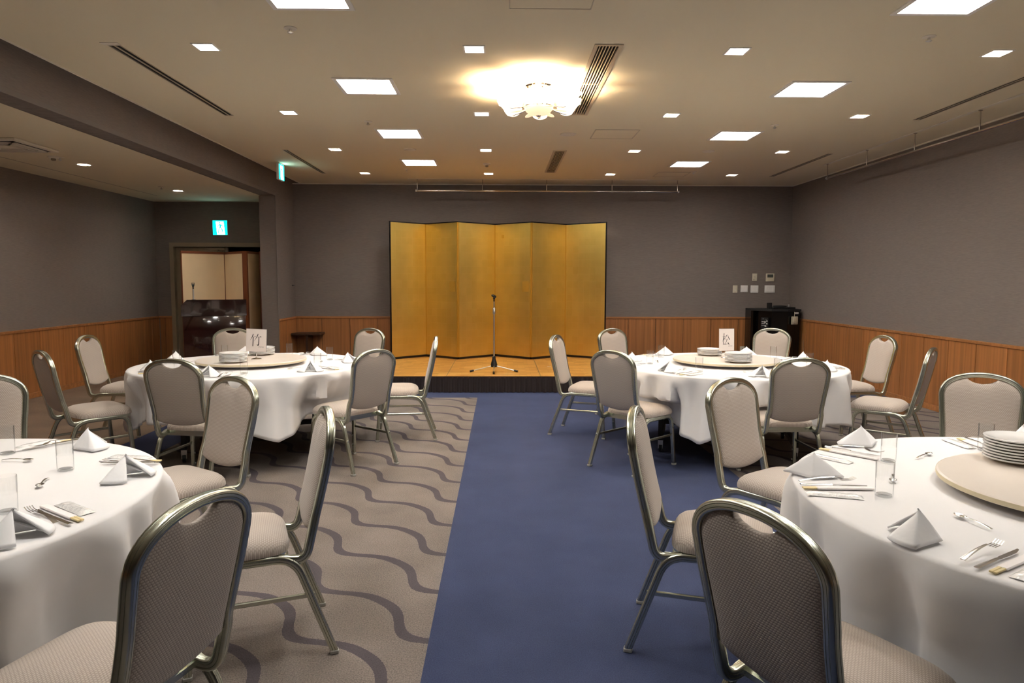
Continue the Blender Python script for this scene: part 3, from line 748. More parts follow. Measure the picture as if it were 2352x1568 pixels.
MB().tube([(0, 0, .79), (0, 0, .93)], .0075, 12).build('upper_pole', 'steel', ms, 40)
MB().lathe([(.012, .755), (.018, .76), (.018, .835), (.012, .845)], 18).build('height_clutch', 'steel', ms, 40)
MB().lathe([(.012, .20), (.022, .19), (.024, .16), (.036, .12), (.046, .075), (.046, .055), (.02, .05)], 20).build('hub', 'black_plastic', ms, 30)
for a in (205, 335, 270):
    c, s = math.cos(math.radians(a)), math.sin(math.radians(a)); L = .325
    lg = MB().tube([(c * .03, s * .03, .07), (c * L, s * L, .016)], .007, 10).build('leg', 'steel', ms, 40)
    MB().tube([(c * (L - .03), s * (L - .03), .021), (c * (L + .02), s * (L + .02), .014)], .0135, 12).build('rubber_foot', 'black_plastic', lg, 40)
clip(ms, (0, 0, .925), .5)

# ------------------------------------------------------------------ alcove: cream screen, lectern
cs = thing('cream_folding_screen', 'cream paper folding screen with brown wood frame in the doorway', 'folding screen', (0, 0, 0))
CV = [(-4.84, 10.68), (-4.40, 11.24), (-3.935, 10.76), (-3.865, 10.74), (-3.84, 11.24), (-3.70, 10.82)]
CH = 1.842
for k in range(5):
    a, b = Vector((*CV[k], 0)), Vector((*CV[k + 1], 0)); d = b - a; w = d.length; ang = math.atan2(d.y, d.x)
    if w < .1:
        MB().box(0, w, -.01, .012, .01, CH).build('hinge_post', 'screen_wood', cs, loc=(a.x, a.y, 0), rot=(0, 0, ang)); continue
    o = MB().box(.012, w - .012, -.004, .012, .035, CH - .035).build('paper_panel', 'screen_paper', cs, loc=(a.x, a.y, 0), rot=(0, 0, ang))
    MB().box(.002, w - .002, -.010, .018, .01, .035).box(.002, w - .002, -.010, .018, CH - .035, CH).box(.002, .013, -.008, .018, .035, CH - .035).box(w - .013, w - .002, -.008, .018, .035, CH - .035).build('wood_frame', 'screen_wood', o)
lec = thing('lectern', 'tall dark brown glossy lectern in front of the cream screen', 'lectern', (-4.10, 10.02, 0), .42)
MB().bev(-.402, .412, -.182, .20, .03, .90, .006, 2).build('body', 'lectern', lec, 40)
mb = MB(); mb.add([(-.42, -.19, .90), (.425, -.19, .90), (.425, .23, .90), (-.42, .23, .90), (-.42, -.19, 1.055), (-.345, -.19, 1.128), (.425, -.19, 1.128), (-.42, .23, 1.0), (-.345, .23, 1.06), (.425, .23, 1.06)],
    [(0, 1, 2, 3), (0, 4, 5, 6, 1), (3, 2, 9, 8, 7), (0, 3, 7, 4), (4, 7, 8, 5), (5, 8, 9, 6), (1, 6, 9, 2)]); mb.build('slanted_head', 'lectern', lec)
MB().bev(-.40, .42, -.18, .22, 0, .035, .004, 1).build('plinth', 'lectern', lec)
lm = thing('lectern_microphone', 'short microphone holder standing up behind the lectern', 'microphone stand', (-4.372, 10.00, 1.115))
MB().lathe([(.035, 0), (.035, .006), (.012, .012)], 18).build('base', 'black_plastic', lm, 40); MB().tube([(0, 0, .008), (0, 0, .16)], .010, 12).build('pole', 'steel', lm, 40); clip(lm, (0, 0, .155), .4)

# ------------------------------------------------------------------ back corners
st = thing('side_table', 'small dark wooden side table in the left back corner', 'side table', (-3.075, 11.2, 0))
MB().bev(-.24, .21, -.165, .165, .535, .565, .003, 1).build('table_top', 'dark_wood', st); MB().box(-.02, .02, -.14, .14, .02, .535).build('pedestal', 'dark_wood', st); MB().bev(-.18, .16, -.14, .14, 0, .02, .003, 1).build('base', 'dark_wood', st)
cab = thing('audio_cabinet', 'black audio rack cabinet in the right back corner', 'cabinet', (0, 0, 0))
poly = [(3.985, 11.03), (4.205, 10.74), (4.44, 10.70), (4.685, 10.79), (4.69, 11.33), (4.0, 11.33)]
cx, cy = 4.36, 11.0
MB().prism([(4.08, 11.0), (4.215, 10.76), (4.44, 10.715), (4.67, 10.80), (4.68, 11.32), (4.08, 11.32)], .05, .94).build('body', 'black_gloss', cab)
MB().prism(poly, .94, .972).build('top_board', 'black_matte', cab); MB().prism(poly, 0, .05).build('plinth', 'black_matte', cab)
MB().prism([(3.985, 11.03), (4.01, 11.0), (4.03, 11.02), (4.03, 11.33), (4.0, 11.33)], .05, .94).build('side_wall', 'black_gloss', cab)
eq = thing('amplifier', 'rack amplifier with lit silver controls inside the black cabinet', 'amplifier', (4.145, 10.838, .785)); d = math.atan2(-.24, .135)
MB().box(-.075, .06, -.012, .01, -.12, .055).build('front_plate', 'black_matte', eq, rot=(0, 0, d))
for k, (u, w_, z, hh) in enumerate([(-.06, .05, -.02, .012), (-.06, .06, -.045, .008), (-.005, .02, -.03, .03), (.03, .02, -.05, .02), (.03, .02, -.01, .02), (-.065, .09, -.07, .006), (.0, .03, -.085, .012), (-.04, .01, .03, .008), (.02, .006, .02, .006)]): MB().box(u, u + w_, -.0135, -.012, z, z + hh).build('control', 'white_plastic', eq, rot=(0, 0, d))
tp = thing('disc_player', 'black disc player with a small silver knob on top of the cabinet', 'audio player', (4.44, 10.92, .973)); MB().bev(-.19, .16, -.12, .12, 0, .03, .006, 1).build('case', 'black_plastic', tp); MB().lathe([(.10, .03), (.10, .05), (.02, .055)], 24, c=(-.04, 0, 0)).build('turntable', 'black_matte', tp, 30); MB().lathe([(.02, .03), (.022, .06), (.012, .07)], 14, c=(.10, 0, 0)).build('knob', 'steel', tp, 30)
tag(MB().bev(-.028, .028, -.04, .04, 0, .095, .004, 1).build('small_speaker_box', 'black_plastic', None, loc=(4.225, 10.90, .973)), 'small upright black box on the left of the cabinet top', 'speaker')
vc = thing('wall_speaker_unit', 'square ivory control box hanging on the front of the black cabinet', 'control box', (4.555, 10.738, .80)); vr = math.atan2(.09, .245)
MB().bev(-.06, .06, -.022, .0, -.062, .062, .008, 2).build('case', 'ivory_plastic', vc, 40, rot=(0, 0, vr)); MB().lathe([(.045, 0), (.042, .012), (.02, .014)], 24).build('dial', 'ivory_plastic', vc, 40, loc=(.006, -.022, 0), rot=(PI / 2, 0, vr)); MB().tube([(0, -.008, .06), (0, -.004, .135)], .004, 8).build('cable', 'ivory_plastic', vc)
MB().box(.0, .085, -.004, .0, .10, .128).build('paper_label', 'white_plastic', vc, rot=(0, 0, vr))
tag(MB().tube([(4.70, 10.72, .50), (4.705, 10.70, .30), (4.72, 10.68, .10), (4.71, 10.62, .006)], .006, 8).build('cable', 'cord', None, 40), 'thin brown cable hanging beside the black cabinet', 'cable')
def wall_plate(label, x0, x1, z0, z1, kind):
    cxx = (x0 + x1) / 2; cz = (z0 + z1) / 2; w, h = (x1 - x0) / 2, (z1 - z0) / 2
    t = thing('wall_switch' if kind != 'outlet' else 'wall_outlet', label, 'switch' if kind != 'outlet' else 'outlet', (cxx, YB - (.0 if kind != 'outlet' else .014), cz), 0, 'wall plates by the corner')
    base = 'ivory_plastic' if kind in ('key', 'thermo', 'outlet', 'knob') else 'plate_white'
    MB().bev(-w, w, -.012 if kind != 'thermo' else -.022, 0, -h, h, .003, 2).build('plate', base, t, 40)
    if kind == 'thermo': MB().box(-w * .72, w * .72, -.0235, -.022, 0, h * .78).build('display', 'lcd', t)
    if kind in ('2', '3'):
        n = int(kind); ww = 2 * w * .74 / n; me = None
        for k in range(n):
            o = MB().bev(-ww / 2 + .001, ww / 2 - .001, -.017, -.012, -h * .72, h * .72, .0015, 1).build('rocker', 'white_plastic', t) if me is None else mkobj('rocker', me, None, t)
            me = o.data; o.location = ((k - (n - 1) / 2) * ww, 0, 0)
    if kind == '1': MB().bev(-w * .8, w * .8, -.016, -.012, -h * .8, h * .8, .0015, 1).build('rocker', 'white_plastic', t)
    if kind == 'key':
        for z in (-.02, 0, .02): MB().lathe([(.006, 0), (.006, .004), (.003, .006)], 12).build('button', 'white_plastic', t, 40, loc=(0, -.012, z), rot=(PI / 2, 0, 0))
    if kind == 'knob':
        MB().lathe([(.014, 0), (.012, .012), (.006, .014)], 16).build('knob', 'ivory_plastic', t, 40, loc=(.004, -.012, .01), rot=(PI / 2, 0, 0)); MB().box(-.02, -.008, -.0135, -.012, -.045, -.035).build('mark', 'dark_wood', t)
    if kind == 'outlet': MB().box(-.012, .012, -.0135, -.012, -.03, .03).build('socket', 'frame_putty', t)
wall_plate('narrow ivory wall plate with three buttons, leftmost of the lower row', 3.802, 3.878, 1.217, 1.338, 'key'); wall_plate('blank square white wall plate in the lower row', 3.931, 4.05, 1.225, 1.339, '1')
wall_plate('square white switch plate with two rockers', 4.096, 4.223, 1.218, 1.339, '2'); wall_plate('wide white switch plate with three rockers, rightmost of the lower row', 4.326, 4.496, 1.219, 1.34, '3')
wall_plate('narrow ivory wall plate with a knob in the upper row', 4.119, 4.195, 1.41, 1.531, 'knob'); wall_plate('ivory thermostat with grey display on the back wall', 4.341, 4.475, 1.404, 1.532, 'thermo')
wall_plate('ivory power outlet low on the wood panelling', 3.948, 4.032, .212, .335, 'outlet')
tag(MB().lathe([(.012, 0), (.012, .01), (.005, .012), (.005, .03), (.01, .034)], 12).build('wall_hook', 'black_plastic', None, 40, loc=(XL, 11.25, 1.32), rot=(0, PI / 2, 0)), 'tiny dark hook on the left wall stub', 'hook')

# ------------------------------------------------------------------ banquet chairs
def ribbed(a, b, g=.0022):
    """closed ribbed profile, a = half size along normal, b = half size along binormal"""
    pts = []
    r = .007
    def sidep(f):
        for t, dd in ((-.62, 0), (-.36, 0), (-.30, g), (-.24, 0), (.24, 0), (.30, g), (.36, 0), (.62, 0)): pts.append(f(t, dd))
    sidep(lambda t, d_: (a - d_, b * t))
    pts.append((a - r * .3, b - r * .3))
    sidep(lambda t, d_: (-a * t, b - d_))
    pts.append((-a + r * .3, b - r * .3))
    sidep(lambda t, d_: (-a + d_, -b * t))
    pts.append((-a + r * .3, -b + r * .3))
    sidep(lambda t, d_: (a * t, -b + d_))
    pts.append((a - r * .3, -b + r * .3))
    return pts
def back_y(z):      # lean of the back
    return -.168 - (.272 - .168) * (z - .42) / (.903 - .42) - .008 * math.sin(PI * min(1, max(0, (z - .42) / .48)))
def half_w(z):
    pts = [(.36, .182), (.45, .178), (.55, .176), (.63, .179), (.70, .185), (.775, .189)]
    for (z0, w0), (z1, w1) in zip(pts, pts[1:]):
        if z <= z1:
            t = max(0, (z - z0) / (z1 - z0)); t = t * t * (3 - 2 * t) * .5 + t * .5; return w0 + (w1 - w0) * t
    return .189
ZM, ZT = .775, .889
def build_chair():
    t = thing('banquet_chair', '', 'chair')
    # back loop
    side_p = []
    low = arc([(-.060, .383), (-.158, .364), (back_y(.50), .50)], .078, 8)
    for p in low: side_p.append((.183, p[0], p[1]))
    k = 9
    for i in range(1, k + 1):
        z = .50 + (ZM - .50) * i / k; side_p.append((half_w(z), back_y(z), z))
    archp = []
    for i in range(1, 24):
        a = PI * i / 24; x = .189 * math.copysign(abs(math.cos(a)) ** .93, math.cos(a)); z = ZM + (ZT - ZM) * math.sin(a) ** .93; archp.append((x, back_y(z), z))
    path = side_p + archp + [(-x, y, z) for x, y, z in reversed(side_p)]
    nor = []
    for q, (x, y, z) in enumerate(path):
        if z > ZM: nor.append((x * .6, 0, (z - ZM + .02) * 1.6))
        else: nor.append((1 if x > 0 else -1, 0, 0))
    MB().sweep(path, ribbed(.0135, .0165), nor).build('back_frame', 'champagne', t, 35)
    # side legs
    for s in (-1, 1):
        pth = arc([(.252, .012), (.222, .385), (-.118, .385), (-.252, .012)], .075, 8)
        pts = [Vector((s * (.208 - .016 * min(1, p[1] / .385)), p[0], p[1])) for p in pth]
        # subdivide the straights a little and cut into leg / rail / leg
        i1 = 1 + 4; i2 = len(pts) - 1 - 5
        for nm, seg in (('leg', pts[:i1 + 1]), ('side_rail', pts[i1:i2 + 1]), ('leg', pts[i2:])):
            o = MB().sweep(seg, ribbed(.0125, .0145), [(s, 0, 0)] * len(seg)).build(nm, 'champagne', t, 35)
            if nm == 'leg':
                f = seg[0] if seg[0].z < seg[-1].z else seg[-1]
                MB().bev(f.x - .0142, f.x + .0142, f.y - .0162, f.y + .0162, 0, .016, .003, 1).build('foot_cap', 'foot_plastic', o)
        MB().bev(s * .198 - .006, s * .198 + .006, -.188, .232, .228, .246, .003, 1).build('stretcher', 'champagne', t)
        mb = MB()
        for fy, sg in ((.238, -1), (-.215, 1)):
            for z in (.10, .165): mb.lathe([(.006, 0), (.005, .004), (.001, .005)], 8, c=(0, 0, 0)); nv = 24; 
        # small glides on the inner face of the front leg
        for fy, z in ((.245, .085), (.239, .16)):
            MB().lathe([(.007, 0), (.006, .004), (.002, .006)], 10).build('rivet', 'foot_plastic', t, 40, loc=(s * .190, fy, z), rot=(0, -s * PI / 2, 0))
    # seat
    ol = []; n = 56
    for i in range(n):
        a = 2 * PI * i / n; c_, s_ = math.cos(a), math.sin(a); e = .42
        x = math.copysign(abs(c_) ** e, c_); y = math.copysign(abs(s_) ** e, s_)
        w = .200 + .012 * (y * .5 + .5); ol.append((x * w, .083 + y * .190))
    top = lambda k: .415 + .052 * (1 - k ** 5) ** .55 + .006 * (1 - k * k)
    MB().dome(ol, top, lambda k: .402, rings=(1.0, .985, .95, .88, .75, .5, .25), place=lambda u, v, h: (u, v, h)).build('seat', 'chair_fabric', t, 60)
    ol2 = [(x * .97, .083 + (y - .083) * .97) for x, y in ol]
    MB().prism(ol2, .380, .404).build('seat_frame', 'champagne', t, 50)
    MB().box(-.19, .19, .12, .15, .366, .382).box(-.19, .19, -.10, -.07, .366, .382).build('cross_bar', 'champagne', t)
    # backrest pad with the hand-hold notch
    ol = []
    inset = .0125
    bz0, bz1 = .452, .478
    for i in range(0, 11):   # bottom, left to right
        x = -1 + 2 * i / 10; ol.append((x * (half_w(bz1) - inset), bz0 + (bz1 - bz0) * x * x + .03 * max(0, abs(x) - .9)))
    for i in range(1, 8):
        z = bz1 + (ZM - bz1) * i / 8; ol.append((half_w(z) - inset, z))
    ang = [PI * i / 40 for i in range(0, 41)]
    for a in ang:
        x = (.189 - inset) * math.copysign(abs(math.cos(a)) ** .93, math.cos(a)); z = ZM + (ZT - ZM - inset) * math.sin(a) ** .93
        q = abs(x) / .066
        if q < 1.25: z -= .030 * (max(0, 1 - q * q) ** .5 if q < 1 else 0) + .006 * max(0, 1.25 - q)
        ol.append((x, z))
    for i in range(7, 0, -1):
        z = bz1 + (ZM - bz1) * i / 8; ol.append((-(half_w(z) - inset), z))
    fr = lambda k: .006 + .020 * (1 - k ** 8) ** .5 + .005 * (1 - k * k)
    bk = lambda k: -.004 - .012 * (1 - k ** 8) ** .5 - .003 * (1 - k * k)
    MB().dome(ol, fr, bk, rings=(1.0, .985, .955, .90, .78, .55, .3), center=(0, .655), place=lambda u, v, h: (u, back_y(v) + h, v)).build('backrest', 'chair_fabric', t, 60)
    return t
TB = {'NL': (-2.092, 2.152, .932), 'NR': (1.975, 2.122, .978), 'FL': (-2.079, 5.846, .94), 'FR': (1.919, 5.865, .957)}
TN = {'NL': 'near left table', 'NR': 'near right table', 'FL': 'far left table', 'FR': 'far right table'}
CH_ = [
 ('FL', -3.091, 5.172, -41.0, 'beige banquet chair at the far left table, seen from behind at its left side'),
 ('FL', -3.494, 6.375, -87, 'beige banquet chair beside the left wood panelling, facing the far left table'),
 ('FL', -2.771, 7.086, -170, 'beige banquet chair behind the bamboo-character card, in front of the lectern'),
 ('FL', -1.509, 7.123, 150, 'beige banquet chair behind the far left table, just left of the gold screen'),
 ('FL', -2.055, 4.703, -8.8, 'beige banquet chair with its back to the camera at the far left table front'),
 ('FL', -1.124, 5.248, 51.0, 'beige banquet chair on the wave carpet, back to camera, right of far left table'),
 ('FL', -.847, 6.232, 96.2, 'beige banquet chair seen side-on by the stage, facing the far left table'),
 ('NL', -2.612, 3.465, -150, 'beige banquet chair cut by the left photo edge, behind the near left table'),
 ('NL', -1.537, 3.398, 144.9, 'beige banquet chair facing the camera between the two left tables'),
 ('NL', -.936, 2.634, 110.8, 'beige banquet chair seen side-on on the wave carpet, facing the near left table'),
 ('NL', -.961, 1.664, 74.1, 'large foreground beige banquet chair at lower left, back to the camera'),
 ('FR', .760, 6.371, -112.2, 'beige banquet chair on the blue carpet by the stage, facing the far right table'),
 ('FR', 1.327, 7.149, -146, 'beige banquet chair behind the far right table, just right of the gold screen'),
 ('FR', 2.752, 7.234, 139.3, 'beige banquet chair in front of the black audio cabinet'),
 ('FR', 3.342, 6.447, 94.7, 'beige banquet chair near the right wood panelling, front of its backrest in view'),
 ('FR', 3.100, 5.421, 49.1, 'beige banquet chair at the right side of far right table, its backrest side-on'),
 ('FR', 1.983, 4.808, 1.1, 'beige banquet chair with its back to the camera at the far right table front'),
 ('FR', 1.003, 5.203, -47.3, 'beige banquet chair on the blue carpet, back to camera, left of far right table'),
 ('NR', .788, 2.650, -107.6, 'beige banquet chair seen side-on on the blue carpet, facing the near right table'),
 ('NR', 1.346, 3.350, -145.1, 'beige banquet chair facing the camera between the two right tables'),
 ('NR', 2.519, 3.546, 148, 'beige banquet chair at the right photo edge behind the near right table'),
 ('NR', .808, 1.637, -63.1, 'large foreground beige banquet chair at lower right, back to the camera'),
]
for tb, x, y, h, l in CH_:
    make_or_dup(ST, 'chair', build_chair, (x, y, 0), math.radians(h), l, 'beige banquet chairs around the tables')

# ------------------------------------------------------------------ tables, cloths, lazy susans
ZT0 = .70
def build_table():
    t = thing('round_table', '', 'table')
    MB().lathe([(.91, .665), (.915, .67), (.915, .69), (.91, .695)], 72).build('table_top', 'dark_wood', t, 30)
    for s in (-1, 1):
        MB().box(s * .52 - .02, s * .52 + .02, -.40, .40, .10, .14).box(s * .52 - .02, s * .52 + .02, -.38, -.34, .12, .665).box(s * .52 - .02, s * .52 + .02, .34, .38, .12, .665).build('leg_frame', 'black_matte', t)
        for yy in (-.38, .38):
            o = MB().tube([(-.012, 0, .035), (.012, 0, .035)], .035, 18).build('caster', 'caster', t, 40, loc=(s * .52, yy, 0))
            MB().box(-.02, .02, -.022, .022, .062, .10).box(-.019, -.014, -.015, .015, .03, .07).box(.014, .019, -.015, .015, .03, .07).build('fork', 'steel', o)
    MB().box(-.52, .52, -.02, .02, .16, .20).box(-.52, .52, -.02, .02, .60, .64).build('spine', 'black_matte', t)
    return t
CORNER = {'NL': -28, 'NR': -128, 'FL': -61, 'FR': -118}
PHASE = {'NL': 1.3, 'NR': 4.1, 'FL': 2.2, 'FR': 0.4}
HANG = {'NL': .44, 'NR': .47, 'FL': .335, 'FR': .345}
def cloth(key):
    cx_, cy_, R = TB[key]; n = 288; ns = 16; ph = PHASE[key]; c0 = math.radians(CORNER[key]); rnd = random.Random(hash(key) % 97 if False else int(ph * 100))
    chairs = []
    for tb, x, y, h, l in CH_:
        if math.hypot(x - cx_, y - cy_) < 1.6: chairs.append((x, y, math.radians(h)))
    def blocked(px, py):
        for x, y, h in chairs:
            dx, dy = px - x, py - y; u = dx * math.cos(h) + dy * math.sin(h); v = -dx * math.sin(h) + dy * math.cos(h)
            if abs(u) < .232 and -.30 < v < .290: return True
        return False
    push = []
    for i in range(n):
        a = 2 * PI * i / n; r = R + .03; lo = r
        rr = r
        while rr > .45:
            if blocked(cx_ + rr * math.cos(a), cy_ + rr * math.sin(a)): lo = rr - .02
            rr -= .01
        pv = max(0, r - lo); push.append(pv)
    sm = []
    for i in range(n):
        sm.append(max(push[(i + d) % n] * math.exp(-(d / (2.5 if push[(i + d) % n] > .16 else 6.0)) ** 2) for d in range(-14, 15)))
    mb = MB(); o = 0
    comp = [(8, .014, rnd.uniform(0, 6)), (13, .020, rnd.uniform(0, 6)), (21, .024, rnd.uniform(0, 6)), (34, .010, rnd.uniform(0, 6))]
    rings = []
    for k, f in enumerate((.02, .3, .55, .75, .88, .95, .985)): rings.append(('top', f))
    rings.append(('edge', .35)); rings.append(('edge', .8))
    for k in range(1, ns + 1): rings.append(('hang', k / ns))
    for kind, f in rings:
        for i in range(n):
            a = 2 * PI * i / n
            corner = max(0, math.cos(2 * (a - c0))) if False else max(0.0, 1 - abs(((a - c0 + PI / 4) % (PI / 2)) - PI / 4) / .40)
            L = HANG[key] + .120 * corner ** 1.1 + .012 * math.sin(5 * a + ph)
            if kind == 'top': r = R * f * .99; z = ZT0 + .0012 * math.sin(9 * a + ph) * f
            elif kind == 'edge': r = R - .010 + .011 * math.sin(f * PI / 2); z = ZT0 - .014 * (1 - math.cos(f * PI / 2)) - .001
            else:
                s = f
                fold = sum(am * math.sin(m * a + p_ + .35 * s * math.sin(3 * a)) for m, am, p_ in comp)
                r = R + .004 + .012 * s + fold * min(1, s * 3.0) ** .7 + .05 * corner * s * s
                r = max(r, R - .012 - .055 * s)
                z = ZT0 - .012 - s * L
                wz = min(1, max(0, (.505 - z) / .035)) if sm[i] > .16 else min(1, max(0, (.64 - z) / .18)); wz = wz * wz * (3 - 2 * wz) if sm[i] > .16 else wz
                r -= sm[i] * wz + max(0, fold) * wz * min(1, sm[i] / .06)
            mb.v.append((r * math.cos(a), r * math.sin(a), z))
    m = len(rings)
    for k in range(m - 1):
        for i in range(n):
            j = (i + 1) % n; mb.f.append((k * n + i, k * n + j, (k + 1) * n + j, (k + 1) * n + i))
    mb.f.append(tuple(range(n)))
    ob = mb.build('tablecloth', 'cloth', None, 70, loc=(cx_, cy_, 0))
    md = ob.modifiers.new('thickness', 'SOLIDIFY'); md.thickness = .0016; md.offset = -1
    return tag(ob, f'white cloth draped over the {TN[key]}', 'tablecloth', 'white tablecloths')
def build_susan():
    t = thing('lazy_susan', '', 'lazy susan')
    d = MB().lathe([(.430, -.022), (.438, -.018), (.438, -.004), (.432, 0), (.427, 0)], 96).build('disc', 'susan', t, 25)
    MB().lathe([(.4385, -.0185), (.4392, -.016), (.4392, -.006), (.4385, -.0035)], 96, cap0=False, cap1=False).build('edge_band', 'susan_edge', d, 25)
    MB().lathe([(.15, -.044), (.15, -.022)], 40).build('bearing', 'black_matte', t, 30)
    return t
for k, (x, y, r) in TB.items():
    make_or_dup(ST, 'table', build_table, (x, y, 0), math.radians({'FL': 20, 'FR': -15, 'NL': 30, 'NR': 60}[k]), f'round wheeled banquet table under the white cloth, {TN[k]}', 'round banquet tables')
    cloth(k)
SUS = {'FL': (-2.085, 5.84), 'FR': (1.919, 5.88), 'NR': (1.927, 2.185), 'NL': (-2.10, 2.15)}
for k, (x, y) in SUS.items():
    make_or_dup(ST, 'susan', build_susan, (x, y, ZT0 + .046), 0, f'cream round lazy susan on the {TN[k]}', 'cream lazy susans')
ZS = ZT0 + .0465

# ------------------------------------------------------------------ plates, cards
def build_plate():
    t = thing('plate', '', 'plate')
    MB().lathe([(.002, .006), (.068, .006), (.078, .0085), (.104, .0125), (.1075, .0145), (.1075, .0185), (.105, .0195), (.100, .0185), (.076, .0115), (.066, .0085), (.002, .0085)], 48, cap0=True, cap1=True).build('dish', 'china', t, 35)
    MB().lathe([(.060, .0), (.066, .0), (.070, .007), (.060, .007)], 40, cap0=False, cap1=False).build('foot_ring', 'china_foot', t, 35)
    return t
ordn = ['lowest', 'second from below', 'third from below', 'fourth from below', 'fifth from below', 'sixth from below', 'seventh from below', 'eighth from below']
for key, nm, x, y, n in (('FL', 'front stack on far left lazy susan', -2.135, 5.570, 7), ('FL', 'stack behind the bamboo card', -2.104, 6.148, 6), ('FR', 'front stack on far right lazy susan', 1.932, 5.601, 7), ('FR', 'stack behind the pine card', 1.857, 6.137, 5), ('NR', 'stack on near right lazy susan', 1.893, 2.476, 8)):
    for k in range(n):
        lb = ('top' if k == n - 1 else ordn[k])
        make_or_dup(ST, 'plate', build_plate, (x + random.uniform(-.002, .002), y + random.uniform(-.002, .002), ZS + k * .0103), random.uniform(0, 6), f'white china plate, {lb} of the {nm}', nm)
def stroke(mb, pts, ws, conv, y):
    """tapered brush stroke through pixel points"""
    P_ = [Vector(conv(*p)) for p in pts]; L_, R_ = [], []
    for i, p in enumerate(P_):
        t = (P_[min(i + 1, len(P_) - 1)] - P_[max(i - 1, 0)]).normalized(); nn = Vector((-t.y, t.x)); w = ws[i] * .72
        L_.append(p + nn * w); R_.append(p - nn * w)
    o = len(mb.v); n = len(P_)
    mb.v += [(p.x, y, p.y) for p in L_] + [(p.x, y, p.y) for p in R_]
    for i in range(n - 1): mb.f.append((o + i, o + i + 1, o + n + i + 1, o + n + i))
def card(label, loc, rz, w, h, strokes, conv, tilt):
    t = thing('table_card', label, 'table card', loc, rz, 'table name cards')
    MB().lathe([(.044, 0), (.044, .003), (.036, .007), (.012, .010), (.005, .014)], 32).build('stand_base', 'chrome', t, 30)
    MB().tube([(0, .004, .010), (0, .004, .075)], .0035, 10).build('stem', 'chrome', t, 40)
    c = MB().box(-w / 2, w / 2, -.0012, .0012, 0, h).build('card', 'card_paper', t, loc=(0, 0, .062), rot=(-.06, tilt, 0))
    MB().box(-w / 2 - .0008, w / 2 + .0008, -.0018, .0018, h - .002, h + .001).box(w / 2 - .001, w / 2 + .001, -.0018, .0018, 0, h).build('holder_edge', 'alu_edge', c)
    mb = MB()
    for pts, ws in strokes: stroke(mb, pts, ws, conv, -.0016)
    mb.build('character', 'ink', c)
    mb = MB()
    for k in range(9):
        x = w * (.12 + .030 * k); mb.box(x, x + w * .018, -.0017, -.0013, h * (.205 if k % 3 else .19), h * (.235 if k % 2 else .225))
    mb.build('small_print', 'ink_grey', c)
S_ = .19 / 945
def conv_l(x, y): return ((x - 265 - (y - 300) * .085) * S_ - .095, (1 - (y - 290) / 890) * .19)
TAKE = [
 ([(612, 490), (600, 530), (565, 620), (495, 742)], [.0030, .0050, .0034, .0006]),
 ([(570, 612), (680, 608), (700, 598), (735, 606)], [.0014, .0014, .0052, .0010]),
 ([(622, 618), (632, 800), (640, 972)], [.0046, .0050, .0044]),
 ([(835, 482), (815, 540), (775, 620), (683, 768)], [.0030, .0050, .0034, .0006]),
 ([(790, 606), (930, 602), (955, 590), (1002, 602)], [.0014, .0016, .0064, .0010]),
 ([(880, 608), (893, 780), (898, 880), (872, 935)], [.0046, .0050, .0056, .0070]),
 ([(885, 930), (845, 915), (805, 910)], [.0060, .0034, .0008]),
]
card('white card with the bamboo character on a chrome stand, far left table', (-2.034, 5.797, ZS), math.radians(-14), .19, .19, TAKE, conv_l, .02)
S2 = .145 / 270
def conv_r(x, y): return ((x - 3) * S2 - .0725, (1 - (y - 1055) / 355) * .19)
MATSU = [
 ([(58, 1184), (95, 1182), (112, 1174)], [.0014, .0020, .0014]),
 ([(86, 1130), (80, 1220), (73, 1315)], [.0044, .0042, .0034]),
 ([(80, 1192), (70, 1230), (52, 1272)], [.0034, .0024, .0006]),
 ([(88, 1196), (96, 1212), (106, 1232)], [.0012, .0030, .0026]),
 ([(136, 1160), (122, 1190), (98, 1226)], [.0044, .0030, .0006]),
 ([(150, 1148), (170, 1190), (192, 1232)], [.0010, .0034, .0060]),
 ([(146, 1220), (130, 1262), (106, 1302)], [.0040, .0026, .0014]),
 ([(90, 1302), (130, 1304), (168, 1294)], [.0046, .0022, .0014]),
 ([(156, 1268), (170, 1288), (184, 1312)], [.0012, .0040, .0050]),
]
card('white card with the pine character on a chrome stand, far right table', (1.937, 5.916, ZS), math.radians(20), .155, .19, MATSU, conv_r, .015)

# ------------------------------------------------------------------ place settings
def build_napkin():
    """standing three-cornered fold, open towards local -Y"""
    t = thing('napkin', '', 'napkin')
    def cone(a0, rs, hgt, apex_y, nm, th):
        mb = MB(); nu, ns = 36, 8; g = {}
        for j in range(nu + 1):
            ph = -a0 + 2 * a0 * j / nu           # 0 = back (+Y), +-90 = sides
            q = abs(ph) / (PI / 2)
            # straight-sided kite plan: back corner, side corners, front flaps
            if q <= 1: rr = 1 / (math.cos(abs(ph)) / rs[0] + math.sin(abs(ph)) / rs[1])
            else: rr = rs[1] + (rs[2] - rs[1]) * min(1, (q - 1) / .62)
            for i in range(ns + 1):
                k = i / ns; kk = k + .05 * math.sin(PI * k)
                x = math.sin(ph) * rr * kk; y = apex_y * (1 - k) + math.cos(ph) * rr * kk
                z = hgt * (1 - k) ** 1.06 + .0065 - .004 * (1 - k) * (ph / a0) ** 2 * 3
                g[(j, i)] = len(mb.v); mb.v.append((x, y, max(.0055, z)))
        for j in range(nu):
            for i in range(ns): mb.f.append((g[(j, i)], g[(j + 1, i)], g[(j + 1, i + 1)], g[(j, i + 1)]))
        o = mb.build(nm, 'napkin', t, 75); md = o.modifiers.new('thickness', 'SOLIDIFY'); md.thickness = th; md.offset = -1
    cone(math.radians(146), (.066, .104, .082), .080, .004, 'outer_fold', .0045)
    cone(math.radians(120), (.05, .074, .060), .050, .010, 'inner_fold', .0035)
    return t
